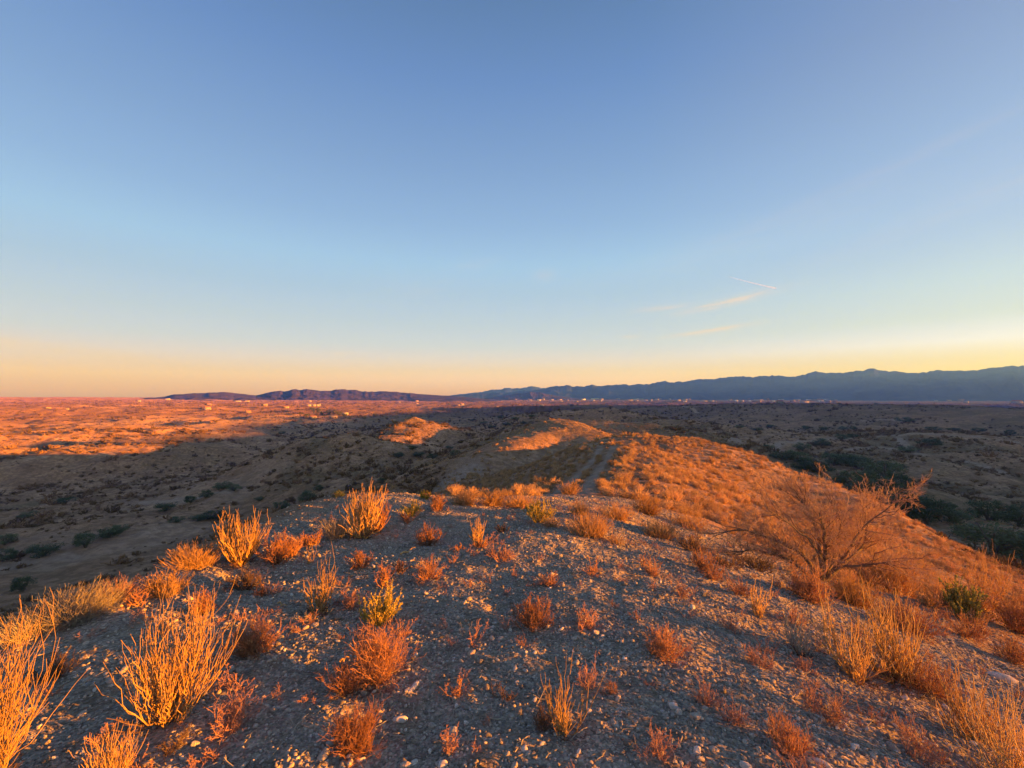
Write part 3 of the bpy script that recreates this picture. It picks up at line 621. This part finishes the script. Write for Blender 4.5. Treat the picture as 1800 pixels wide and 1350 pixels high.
for i, (a, b, c, d) in enumerate(TR):
    if a == 1750: tree(a, b, c, d, 'nearest big rounded dark green tree at the right edge of the valley below the slope', None, i)
    else: tree(a, b, c, d, 'dark green bushy tree in the shaded valley right of the golden hillside', 'trees in the right hand valley', i)
for i, (a, b, c, d) in enumerate([(75,978,46,24),(150,962,40,26),(190,945,36,20),(208,938,30,16),(12,985,30,22),(8,958,32,20),(290,898,34,16),(335,885,24,14),(392,860,30,14),(412,863,24,12),(362,875,26,14),(375,912,40,14),(350,915,30,12),(40,1040,36,26),(455,880,16,8),(495,895,28,14),
      (540,880,34,18),(595,872,26,14),(655,866,20,12),(700,805,22,10),(735,802,22,9),(760,806,20,9),(800,800,22,9),(672,850,20,10),(790,790,14,7),(115,885,30,10),(50,910,26,12),(310,918,24,10),(560,862,20,10),(725,790,18,7)]):
    tree(a, b, c, d, 'grey green bushy tree on the floor of the shaded left valley', 'trees in the left hand valley', i)
for i, (a, b, c, d) in enumerate([(551,727,7,11),(560,728,9,12),(568,730,9,8),(578,729,8,9),(588,729,9,9),(596,731,10,8),(605,733,9,7),(548,722,9,6),(660,733,12,8),(640,737,9,5),(625,740,8,4),(615,737,9,5),(540,732,8,5),(530,729,8,4),(484,757,14,5),(495,764,12,6),(880,735,14,5),(905,738,16,5),(850,745,14,5),(935,733,14,4),(865,752,16,6),(890,748,18,6),(920,745,14,5),(945,742,12,4),(830,740,12,4),
      (1350,706,4,6),(1445,703,9,5),(1438,705,6,5),(1376,709,6,3),(1690,706,9,5),(1540,711,7,3),(1478,712,7,3),(790,712,8,4)]):
    tree(a, b, c, d, 'small dark tree among the far houses and fields', 'trees on the far plain', i)
# ------------------------------------------------------------------ far buildings
def house(px, py, wp, hp, label, cat='house', group=None, roof='gable', wall='white_wall', rot=0., plain=False):
    x, y, z = hit(px, py); sc = y / F; W, Hh = max(wp * sc, 3), max(hp * sc, 2.2); D = W * .7 if W < 18 else 12
    r = bpy.data.objects.new('house' if cat == 'house' else cat.replace(' ', '_'), None); COL.objects.link(r); r.location = (x, y, z - .3); r.rotation_euler = (0, 0, rot - math.atan2(x, y)); tag(r, label, cat, group)
    wh = Hh * (.66 if roof == 'gable' else .92); b = MB(); b.box(-W / 2, W / 2, -D / 2, D / 2, 0, wh); b.build('wall', M[wall], r)
    b = MB()
    if roof == 'gable':
        a, c = W / 2 + .3, D / 2 + .3; b.add([(-a,-c,wh+.01),(a,-c,wh+.01),(a,c,wh+.01),(-a,c,wh+.01),(-a*.7,0,Hh),(a*.7,0,Hh)], [(0,1,5,4),(2,3,4,5)]); b.add([(-a,-c,wh+.01),(-a,c,wh+.01),(-a*.7,0,Hh),(a,-c,wh+.01),(a,c,wh+.01),(a*.7,0,Hh)], [(0,2,1),(3,4,5)])
        b.add([(-a,-c,wh+.008),(-a,c,wh+.008),(a,c,wh+.008),(a,-c,wh+.008)], [(0,1,2,3)])
        b.build('roof', M['roof_tile' if wall != 'metal_sheet' else 'metal_sheet'], r)
    else:
        b.box(-W / 2 - .15, W / 2 + .15, -D / 2 - .15, D / 2 + .15, wh, Hh); b.build('roof', M['roof_flat' if wall != 'metal_sheet' else 'metal_sheet'], r)
    if plain: return
    nw = max(2, min(5, int(W / 3.5)))
    for i in range(nw):
        cx = -W / 2 + W * (i + .5) / nw; o = MB()
        if i == nw // 2: o.box(cx - .5, cx + .5, -D / 2 - .04, -D / 2 + .05, .3, min(2.4, wh * .8)); o.build('door', M['dark_opening'], r)
        else: o.box(cx - .6, cx + .6, -D / 2 - .04, -D / 2 + .05, wh * .4, wh * .75); o.build('window', M['dark_opening'], r)
HS = [(365,720,9,6,'white house on the left plain above the pale field, lower of a pair','gable','white_wall'),(367,712,7,3,'small pale house on the rise above the lower white house of the pair','gable','cream_wall'),
      (436,726,8,6,'yellow lit house standing alone beyond the pale field','gable','cream_wall'),(465,714,8,4,'cream house with trees just left of the white house on the plain','flat','cream_wall'),(503,717,8,4,'bright white house between the cream house and the row of four','gable','white_wall'),
      (543,714,6,3,'leftmost low white building of the row behind the tree cluster','flat','white_wall'),(551,714,6,3,'second low white building of the row behind the tree cluster','flat','white_wall'),(558,714,5,3,'third low white building of the row behind the tree cluster','flat','white_wall'),(562,714,2.5,4,'small white tower ending the row behind the tree cluster','flat','white_wall'),
      (551,735,10,5,'white house at the left end of the tree cluster','gable','white_wall'),(586,736,12,5,'cream house in front of the tree cluster','flat','cream_wall'),(607,729,9,4,'white house at the right end of the tree cluster','flat','white_wall'),(573,730,8,4,'cream house half hidden among the clustered trees','gable','cream_wall'),
      (295,703,7,2.5,'tiny white house at the left foot of the dark hills','flat','white_wall'),(545,706,5,2,'white speck of a house at the foot of the dark hills','flat','white_wall'),
      (702,708,4,2,'small pale house under the right end of the dark hills','flat','white_wall'),(733,706,5,2.5,'upper of two small white houses below the dark hills right end','gable','white_wall'),(733,710,5,2.5,'lower of two small white houses below the dark hills right end','gable','white_wall'),
      (812,712,7,4,'pale orange house alone on the plain in the middle distance','gable','white_wall'),(806,713,4,2,'low annex left of the pale orange house','flat','cream_wall'),(873,716,6,2,'low pale shed right of the pale orange house','flat','cream_wall'),(952,714,7,2.4,'low white shed in the middle distance left of the dark plateau','flat','white_wall'),
      (85,718,6,3,'white house on the far left slopes','gable','white_wall'),(118,720,4,2,'tiny white house right of the far left slope house','flat','white_wall'),(244,706,5,2,'small white house near the far left skyline','flat','white_wall'),(372,743,5,3,'lone pale hut at the near edge of the pale field','gable','cream_wall'),
      (1371,709,11,6,'white gabled house in the middle of the far town edge','gable','white_wall'),(1414,708,14,3,'long low white building right of the gabled town edge house','flat','white_wall'),(1442,706,9,4,'white house beside the dark trees of the town edge','gable','white_wall'),(1393,707,8,4,'cream house between the gabled and the long white building','flat','cream_wall'),
      (1468,708,7,4,'cream house right of the dark trees of the town edge','gable','cream_wall'),(1303,706,7,3,'white house at the left end of the town edge','flat','white_wall'),(1330,707,14,3,'long cream building left of the gabled house','flat','cream_wall'),(1455,707,8,3,'low cream house right behind the dark trees','flat','cream_wall'),
      (1787,709,14,6,'large white house at the right edge of the photo on the lit strip','gable','white_wall'),(1698,708,6,3,'white house beside a dark tree on the lit strip at the right','flat','white_wall'),(1668,705,7,2.5,'white house left of the dark tree on the right plain','gable','white_wall'),
      (1143,705,6,2.5,'white house above the small lit hill in the middle','flat','white_wall'),(1192,705,8,2.5,'long white shed left of the road bend, first of two','flat','white_wall'),(1204,704,7,2.5,'long white shed left of the road bend, second of two','flat','white_wall'),(1250,706,9,2.5,'wide white shed just left of the town edge','flat','white_wall')]
for a, b, c, d, lb, rf, wl in HS: house(a, b, c, d, lb, 'house', None, rf, wl, rot=rng.uniform(-.5, .5))
for i, (a, b) in enumerate([(430,706),(415,706)]): house(a + 3, b, 10, 1.6, 'long white greenhouse at the foot of the dark hills', 'greenhouse', 'greenhouses below the dark hills', 'flat', 'white_wall', plain=True)
tg = np.random.default_rng(3)
for i in range(125):
    if i < 120: px = tg.choice([tg.uniform(905, 1060), tg.uniform(1030, 1500), tg.uniform(1230, 1500)]); py = 700.5 + abs(tg.normal(0, 2.6)) + (px < 1000) * .5
    else: px = tg.uniform(1500, 1800); py = 698 + tg.uniform(0, 8)
    house(px, py, tg.uniform(2, 8) * (1 if tg.random() > .12 else 2.2), tg.uniform(1.2, 2.4), 'pale low building of the far town below the blue mountains', 'building', 'buildings of the far town', tg.choice(['flat', 'flat', 'gable']), tg.choice(['white_wall', 'white_wall', 'metal_sheet', 'cream_wall']), rot=tg.uniform(-.6, .6), plain=True)
# ------------------------------------------------------------------ stones
def stone_mesh(seed, flat=.6):
    import bmesh
    g = np.random.default_rng(seed); bm = bmesh.new(); bmesh.ops.create_icosphere(bm, subdivisions=2, radius=1); bm.verts.ensure_lookup_table()
    v = np.array([a.co for a in bm.verts]); f = np.array([[q.index for q in p.verts] for p in bm.faces]); bm.free()
    for _ in range(7):
        d = g.normal(0, 1, 3); d /= np.linalg.norm(d); c = g.uniform(.45, .85); pr = v @ d; v = v - np.maximum(pr - c, 0)[:, None] * d * .85
    v = v * [1, g.uniform(.55, .95), g.uniform(.4, .75) * flat / .6] + g.normal(0, .02, v.shape)
    return v, f
def single_stone(px, py, wp, label, mt='stone', el=1.0, rz=0.):
    x, y, z = hit_near(px, py, 12); s = wp * y / F / 2; v, f = stone_mesh(int(px)); v = v * [el, 1, 1] * s
    o = mesh('stone', v, f, M[mt], False); o.location = (x, y, z + s * .18); o.rotation_euler = (0, 0, rz); tag(o, label, 'stone')
m, nt, b = mat('white_stone', .75, .3); g_ = N(nt, 'ShaderNodeNewGeometry'); L(nt, ramp(nt, noise(nt, g_.outputs['Position'], 60, 4), [(.3, (.42, .36, .31)), (.7, (.68, .6, .54))]), b.inputs['Base Color'])
for q in [(727,1210,20,'long pale stone pointing away on dark gravel below the largest rusty shrub','white_stone',1.9,1.1),(702,1268,22,'broad flat beige stone right of the bottom rusty shrub','white_stone',1.3,.2),(778,1345,18,'pale stone at the bottom edge left of centre','white_stone',1,.3),
          (795,1290,16,'pinkish stone beside the sparse pink plant','white_stone',1.1,.7),(785,1302,14,'pale stone just left below the pinkish stone','white_stone',1,.1),(615,1332,14,'white stone under the bottom rusty shrub','white_stone',1.2,0),(635,1337,15,'second white stone under the bottom rusty shrub, right one','white_stone',1.1,.4),
          (922,1318,14,'round pale stone below the stiff straw fan, left of it','white_stone',1,.2),(952,1308,11,'pale pebble left below the stiff straw fan','white_stone',1.3,.2),(1018,1322,13,'olive brown stone below the stiff straw fan','stone',1.1,1.2),(1183,1243,18,'pale orange stone on gravel below the dark dome shrub','white_stone',1.1,.5),
          (1226,1322,16,'yellowish flat pebble at the bottom right of centre','white_stone',1.5,1.),(1253,1318,15,'bluish grey pebble next to the yellowish flat one','stone',1.1,.4),(1252,1160,10,'small sharp white stone right of the dark dome shrub','white_stone',1.6,.6),(1765,1195,26,'long white stone on the bare right slope','white_stone',1.9,-.4),
          (1500,1313,18,'reddish stone near the bottom right pink plant','white_stone',1.3,.1),(1783,1325,26,'large pale stone in the bottom right corner','white_stone',1.1,.2),(1445,1345,22,'slab like grey stone at the bottom right','white_stone',1.5,-.7),(1310,1348,22,'rounded tan stone at the bottom edge right of centre','white_stone',1,.4),
          (905,1178,12,'small orange square stone in the centre foreground','white_stone',1,.7),(908,1200,10,'small pale stone below the orange square one','white_stone',1,.2),(710,1147,9,'yellow lit stone right of the largest rusty shrub','white_stone',1,.1),(940,1232,12,'pinkish stone left above the stiff straw fan','white_stone',1,.9),(1035,1250,12,'pale stone right of the stiff straw fan','white_stone',1.1,.9),(866,1103,9,'light stone above the centre foreground','white_stone',1,.1)]: single_stone(*q)
def stick(px, py, px2, py2, rad, label):
    a = np.array(hit_near(px, py, 14)); c = np.array(hit_near(px2, py2, 14)); t = np.linspace(0, 1, 8)[:, None]; P = a * (1 - t) + c * t; P[:, 2] += .02 + .015 * np.sin(t[:, 0] * 9); P[:, 0] += .01 * np.sin(t[:, 0] * 7)
    Q = [P]; 
    mb = MB(); addt(mb, (P[None] - P[0], (rad * (1 - .5 * t.T))), 5); o = mb.build('stick', M['straw_stem'], None, True); o.location = P[0]; tag(o, label, 'stick')
stick(704, 977, 730, 966, .012, 'short dead stick lying on the gravel below the upright rusty shrub')
stick(597, 1168, 612, 1162, .007, 'bright yellow stick at the top of the dark rusty shrub')
stick(488, 1064, 502, 1070, .006, 'tiny orange stick on gravel right of the isolated rusty shrub')
stick(698, 1113, 712, 1102, .005, 'thin pale stick right below the yellow green shrub')
# ------------------------------------------------------------------ scattered cover (one stuff object each, instanced)
def scatter(name, pts, scl, srcs, mt, label_kind='stuff', tilt=.25, seed=1, zs=1.0):
    g = np.random.default_rng(seed); n = len(pts)
    lib = bpy.data.collections.new(name + '_shapes')
    for q in srcs: q.name = name + '_shape'; lib.objects.link(q)
    me = bpy.data.meshes.new(name); me.vertices.add(n); me.vertices.foreach_set('co', np.asarray(pts, np.float32).ravel())
    a = me.attributes.new('scl', 'FLOAT_VECTOR', 'POINT'); sv = np.repeat(np.asarray(scl, np.float32)[:, None], 3, 1) * g.uniform(.8, 1.2, (n, 3)); a.data.foreach_set('vector', sv.astype(np.float32).ravel())
    a = me.attributes.new('rot', 'FLOAT_VECTOR', 'POINT'); a.data.foreach_set('vector', np.stack([g.normal(0, tilt, n), g.normal(0, tilt, n), g.uniform(0, 6.28, n)], -1).astype(np.float32).ravel())
    a = me.attributes.new('pick', 'INT', 'POINT'); a.data.foreach_set('value', g.integers(0, len(srcs), n).astype(np.int32))
    me.materials.append(M[mt]); me.update(); o = bpy.data.objects.new(name, me); COL.objects.link(o)
    ng = bpy.data.node_groups.new(name, 'GeometryNodeTree'); ng.interface.new_socket('Geometry', in_out='INPUT', socket_type='NodeSocketGeometry'); ng.interface.new_socket('Geometry', in_out='OUTPUT', socket_type='NodeSocketGeometry')
    i = ng.nodes.new('NodeGroupInput'); u = ng.nodes.new('NodeGroupOutput'); ip = ng.nodes.new('GeometryNodeInstanceOnPoints'); ci = ng.nodes.new('GeometryNodeCollectionInfo')
    ci.inputs['Collection'].default_value = lib; ci.inputs['Separate Children'].default_value = True; ci.inputs['Reset Children'].default_value = True; ip.inputs['Pick Instance'].default_value = True
    def attr(nm, ty, sk):
        q = ng.nodes.new('GeometryNodeInputNamedAttribute'); q.data_type = ty; q.inputs['Name'].default_value = nm; out = [z for z in q.outputs if z.enabled and z.name == 'Attribute'][0]; ng.links.new(out, ip.inputs[sk])
    attr('scl', 'FLOAT_VECTOR', 'Scale'); attr('pick', 'INT', 'Instance Index')
    q = ng.nodes.new('GeometryNodeInputNamedAttribute'); q.data_type = 'FLOAT_VECTOR'; q.inputs['Name'].default_value = 'rot'; out = [z for z in q.outputs if z.enabled and z.name == 'Attribute'][0]
    er = ng.nodes.new('FunctionNodeEulerToRotation'); ng.links.new(out, er.inputs[0]); ng.links.new(er.outputs[0], ip.inputs['Rotation'])
    ng.links.new(i.outputs[0], ip.inputs['Points']); ng.links.new(ci.outputs[0], ip.inputs['Instance']); ng.links.new(ip.outputs[0], u.inputs[0])
    md = o.modifiers.new('cover', 'NODES'); md.node_group = ng
    return tag(o, kind='stuff')
def polar(n, r0, r1, a0, a1, seed, p=0.):
    """random points; p=0: constant density in log r, p=2: constant density per area"""
    g = np.random.default_rng(seed); u = g.uniform(0, 1, n)
    r = r0 * (r1 / r0) ** u if p == 0 else (r0 ** p + u * (r1 ** p - r0 ** p)) ** (1 / p)
    a = g.uniform(R(a0), R(a1), n); return r * np.sin(a), r * np.cos(a), g
def gravel_w(x, y):
    d0, sd, _ = polyd(x, y, [(0,-12,0),(0,0,0),(-.2,6,0),(.6,9.5,0)]); return smooth(1, -1, (d0 - np.where(sd > 0, 4.1, 6.2) - 1.2 * fbm(x / 2.5, y / 2.5, 3, 8)) / 1.2)
def trackd(x, y): return np.minimum(*[polyd(x, y, t)[0] for t in TRACK])
stones = []
for k in range(10):
    v, f = stone_mesh(500 + k); stones.append(mesh('stone_shape', v, f, M['stone'], False, link=False))
x, y, g = polar(120000, 1.3, 16, -58, 58, 11, .7); keep = g.uniform(0, 1, len(x)) < gravel_w(x, y) * (.45 + .55 * smooth(-.25, .25, fbm(x / .8, y / .8, 3, 3))) ; x, y = x[keep], y[keep]
sz = np.clip(g.lognormal(math.log(.0072), .52, len(x)), .003, .034) * (.8 + .055 * np.hypot(x, y)); z = H(x, y)
scatter('gravel', np.stack([x, y, z + sz * .25], -1), sz, stones, 'stone', tilt=.3, seed=3)
x, y, g = polar(5000, 8, 75, -40, 50, 12, 0); t = trackd(x, y); keep = (t < .5) | ((g.uniform(0, 1, len(x)) < .25)); x, y = x[keep], y[keep]; sz = g.uniform(.012, .035, len(x))
scatter('loose_stones', np.stack([x, y, H(x, y)], -1), sz, [mesh('stone_shape', *stone_mesh(600 + k), M['stone'], False, link=False) for k in range(4)], 'stone', seed=4)
# tussocks
def tus(seed, n, pxr, mt, kind=p_grass, h=.8, wd=1.0):
    g = np.random.default_rng(seed); mb = kind(g, h, wd, mt, n=n, px=pxr); v, f = mb.data(); return mesh('tussock_shape', v, f, M[mt], link=False)
near_t = [tus(900 + k, 150, .014, 'tussock') for k in range(3)] + [tus(910 + k, 260, .012, 'tussock', p_fuzzy) for k in range(3)]
mid_t = [tus(920 + k, 46, .04, 'tussock', h=.55) for k in range(3)] + [tus(930 + k, 80, .035, 'tussock', p_fuzzy, .7) for k in range(2)]
val_t = [tus(940 + k, 70, .035, 'valley_scrub', p_fuzzy, .6, 1.1) for k in range(4)]
def onhill(x, y, z): return z > -13.5 - .0 * x
# golden hillside: the 240 that stand nearest are plants of their own, the rest one cover
x, y, g = polar(15000, 9, 78, -50, 56, 21, 1.45); z = H(x, y); keep = (gravel_w(x, y) < .35) & (trackd(x, y) > .6) & (z > -14) & ~((x < -.5) & (np.hypot(x, y) < 15)) & (g.uniform(0, 1, len(x)) < .72 + .5 * fbm(x / 6, y / 6, 3, 4)); x, y, z = x[keep], y[keep], z[keep]
sz = np.clip(g.lognormal(math.log(.42), .32, len(x)), .2, .85); od = np.argsort(np.hypot(x, y) / sz)
ind, rest = od[:240], od[240:]
for q in ind:
    k = int(g.integers(0, 6)); o = bpy.data.objects.new('tussock', near_t[k].data); COL.objects.link(o); o.location = (x[q], y[q], z[q] - .02); s = sz[q]; o.scale = (s * g.uniform(.85, 1.2), s * g.uniform(.85, 1.2), s * g.uniform(.8, 1.15)); o.rotation_euler = (0, 0, g.uniform(0, 6.28))
    tag(o, 'low dry tussock among many on the slopes just below the gravel hilltop', 'tussock', 'dry tussocks around the hilltop')
scatter('hillside_scrub', np.stack([x, y, z - .02], -1)[rest], sz[rest], [mesh('t', np.array([v.co for v in q.data.vertices]), np.array([p.vertices[:] for p in q.data.polygons]), M['tussock'], link=False) for q in near_t], 'tussock', tilt=.12, seed=5)
x, y, g = polar(38000, 62, 420, -56, 56, 22, 1.1); z = H(x, y); keep = (g.uniform(0, 1, len(x)) < .6 + .9 * fbm(x / 14, y / 14, 3, 6)) & (z > -19); 
x1, y1, z1 = x[keep], y[keep], z[keep]
scatter('ridge_scrub', np.stack([x1, y1, z1 - .03], -1), np.clip(g.lognormal(math.log(.42), .4, len(x1)), .2, 1.2) * (1 + np.hypot(x1, y1) / 500), mid_t, 'tussock', tilt=.12, seed=6)
x, y, g = polar(95000, 50, 520, -57, 57, 23, 1.0); z = H(x, y); r = np.hypot(x, y); dens = .55 + 1.1 * fbm(x / 18, y / 18, 4, 7)
rd = np.min([polyd(x, y, p)[0] - w_ for p, w_ in ROADS], 0); pt = np.min([np.hypot(a - x, (b_ - y) / s_) / (rad * .45) for a, b_, c_, rad, s_ in PATCH], 0)
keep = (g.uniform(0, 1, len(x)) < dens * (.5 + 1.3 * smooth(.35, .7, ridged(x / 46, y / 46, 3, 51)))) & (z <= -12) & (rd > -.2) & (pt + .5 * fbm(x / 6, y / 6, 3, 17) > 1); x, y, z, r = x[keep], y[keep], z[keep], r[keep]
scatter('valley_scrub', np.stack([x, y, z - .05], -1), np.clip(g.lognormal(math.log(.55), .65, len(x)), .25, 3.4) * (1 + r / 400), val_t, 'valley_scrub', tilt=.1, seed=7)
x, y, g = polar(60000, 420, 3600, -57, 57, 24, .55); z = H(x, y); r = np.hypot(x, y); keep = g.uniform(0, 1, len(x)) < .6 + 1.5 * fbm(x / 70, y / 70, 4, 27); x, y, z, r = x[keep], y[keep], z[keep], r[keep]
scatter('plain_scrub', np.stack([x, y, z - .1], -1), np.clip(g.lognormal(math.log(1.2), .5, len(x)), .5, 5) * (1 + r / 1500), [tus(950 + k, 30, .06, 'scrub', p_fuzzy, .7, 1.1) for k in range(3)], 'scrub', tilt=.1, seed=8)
# unseen shrubs added on the sun side, placed so their shadows cross the gravel
x, y, g = polar(290, 3.2, 26, 80, 150, 25, 1.6); z = H(x, y)
scatter('unseen_scrub', np.stack([x, y, z - .02], -1), np.clip(g.lognormal(math.log(.5), .3, len(x)), .25, .9), [tus(970 + k, 420, .012, 'rust_twig', p_fuzzy, .8, 1.) for k in range(3)], 'rust_twig', seed=9)
x, y, g = polar(1500, 1.7, 13, -50, 56, 31, 1.3); keep = (gravel_w(x, y) > .3) & (g.uniform(0, 1, len(x)) < .12 + .5 * smooth(-.15, .4, fbm(x / 1.7 + 5, y / 1.7, 3, 33)) + .15 * (x > 1)); x, y = x[keep], y[keep]
scatter('dry_sprigs', np.stack([x, y, H(x, y) - .004], -1), g.uniform(.04, .16, len(x)) ** 1.0, [tus(990 + k, 60, .011, 'pink_twig', p_sparse, 1., 1.5) for k in range(5)], 'pink_twig', tilt=.2, seed=12)
# broken twigs lying about
g = np.random.default_rng(77); lit = []
for k in range(5):
    mb = MB(); P = np.zeros((1, 6, 3)); P[0, :, 0] = np.linspace(-.5, .5, 6); P[0, :, 1:] = np.cumsum(g.normal(0, .05, (6, 2)), 0); P[0, :, 2] *= .4; addt(mb, (P, np.full((1, 6), .022)), 4); Q, r2 = twigs(g, P, 3, .35, 3, .014, .009, .1, 0, .8, .2); Q[..., 2] *= .3; addt(mb, (Q, r2)); lit.append(mb.build('litter_shape', M['grey_stem'], link=False))
pl = np.array([(o.location.x, o.location.y) for o in COL.objects if o.name.split('.')[0] in ('broom_shrub', 'twiggy_shrub', 'grass_clump', 'dry_plant') and o.location.y < 12])
i = g.integers(0, len(pl), 1500); x = pl[i, 0] + g.normal(0, .32, 1500); y = pl[i, 1] + g.normal(0, .32, 1500)
scatter('twig_litter', np.stack([x, y, H(x, y) + .004], -1), g.uniform(.03, .15, 1500), lit, 'grey_stem', tilt=.12, seed=14)
# ------------------------------------------------------------------ contrail: a thin line of ice high and far away
def contrail():
    D = 30000; a = pdir(1281, 486) * D; c = pdir(1364, 507) * D; t = np.linspace(0, 1, 24)[:, None]; P = a * (1 - t) + c * t
    P[:, 2] += 60 * np.sin(t[:, 0] * 3.0) - 90 * (t[:, 0] * (1 - t[:, 0])) * 4
    r = (9 + 42 * t.T); mb = MB(); addt(mb, (P[None] - P[0], r), 8)
    m, nt, b = mat('ice_trail', 1, 0); out = nt.nodes['Material Output']; tr = N(nt, 'ShaderNodeBsdfTransparent'); mx = N(nt, 'ShaderNodeMixShader'); tl = N(nt, 'ShaderNodeBsdfTranslucent'); tl.inputs[0].default_value = (1, 1, 1, 1)
    b.inputs['Base Color'].default_value = (1, 1, 1, 1); m2 = N(nt, 'ShaderNodeMixShader'); L(nt, b.outputs[0], m2.inputs[1]); L(nt, tl.outputs[0], m2.inputs[2])
    mx.inputs[0].default_value = .26; L(nt, tr.outputs[0], mx.inputs[1]); L(nt, m2.outputs[0], mx.inputs[2]); L(nt, mx.outputs[0], out.inputs[0])
    o = mb.build('contrail', m, None, True); o.location = P[0]; tag(o, 'short thin white contrail slanting down to the right in the clear sky', 'contrail')
contrail()
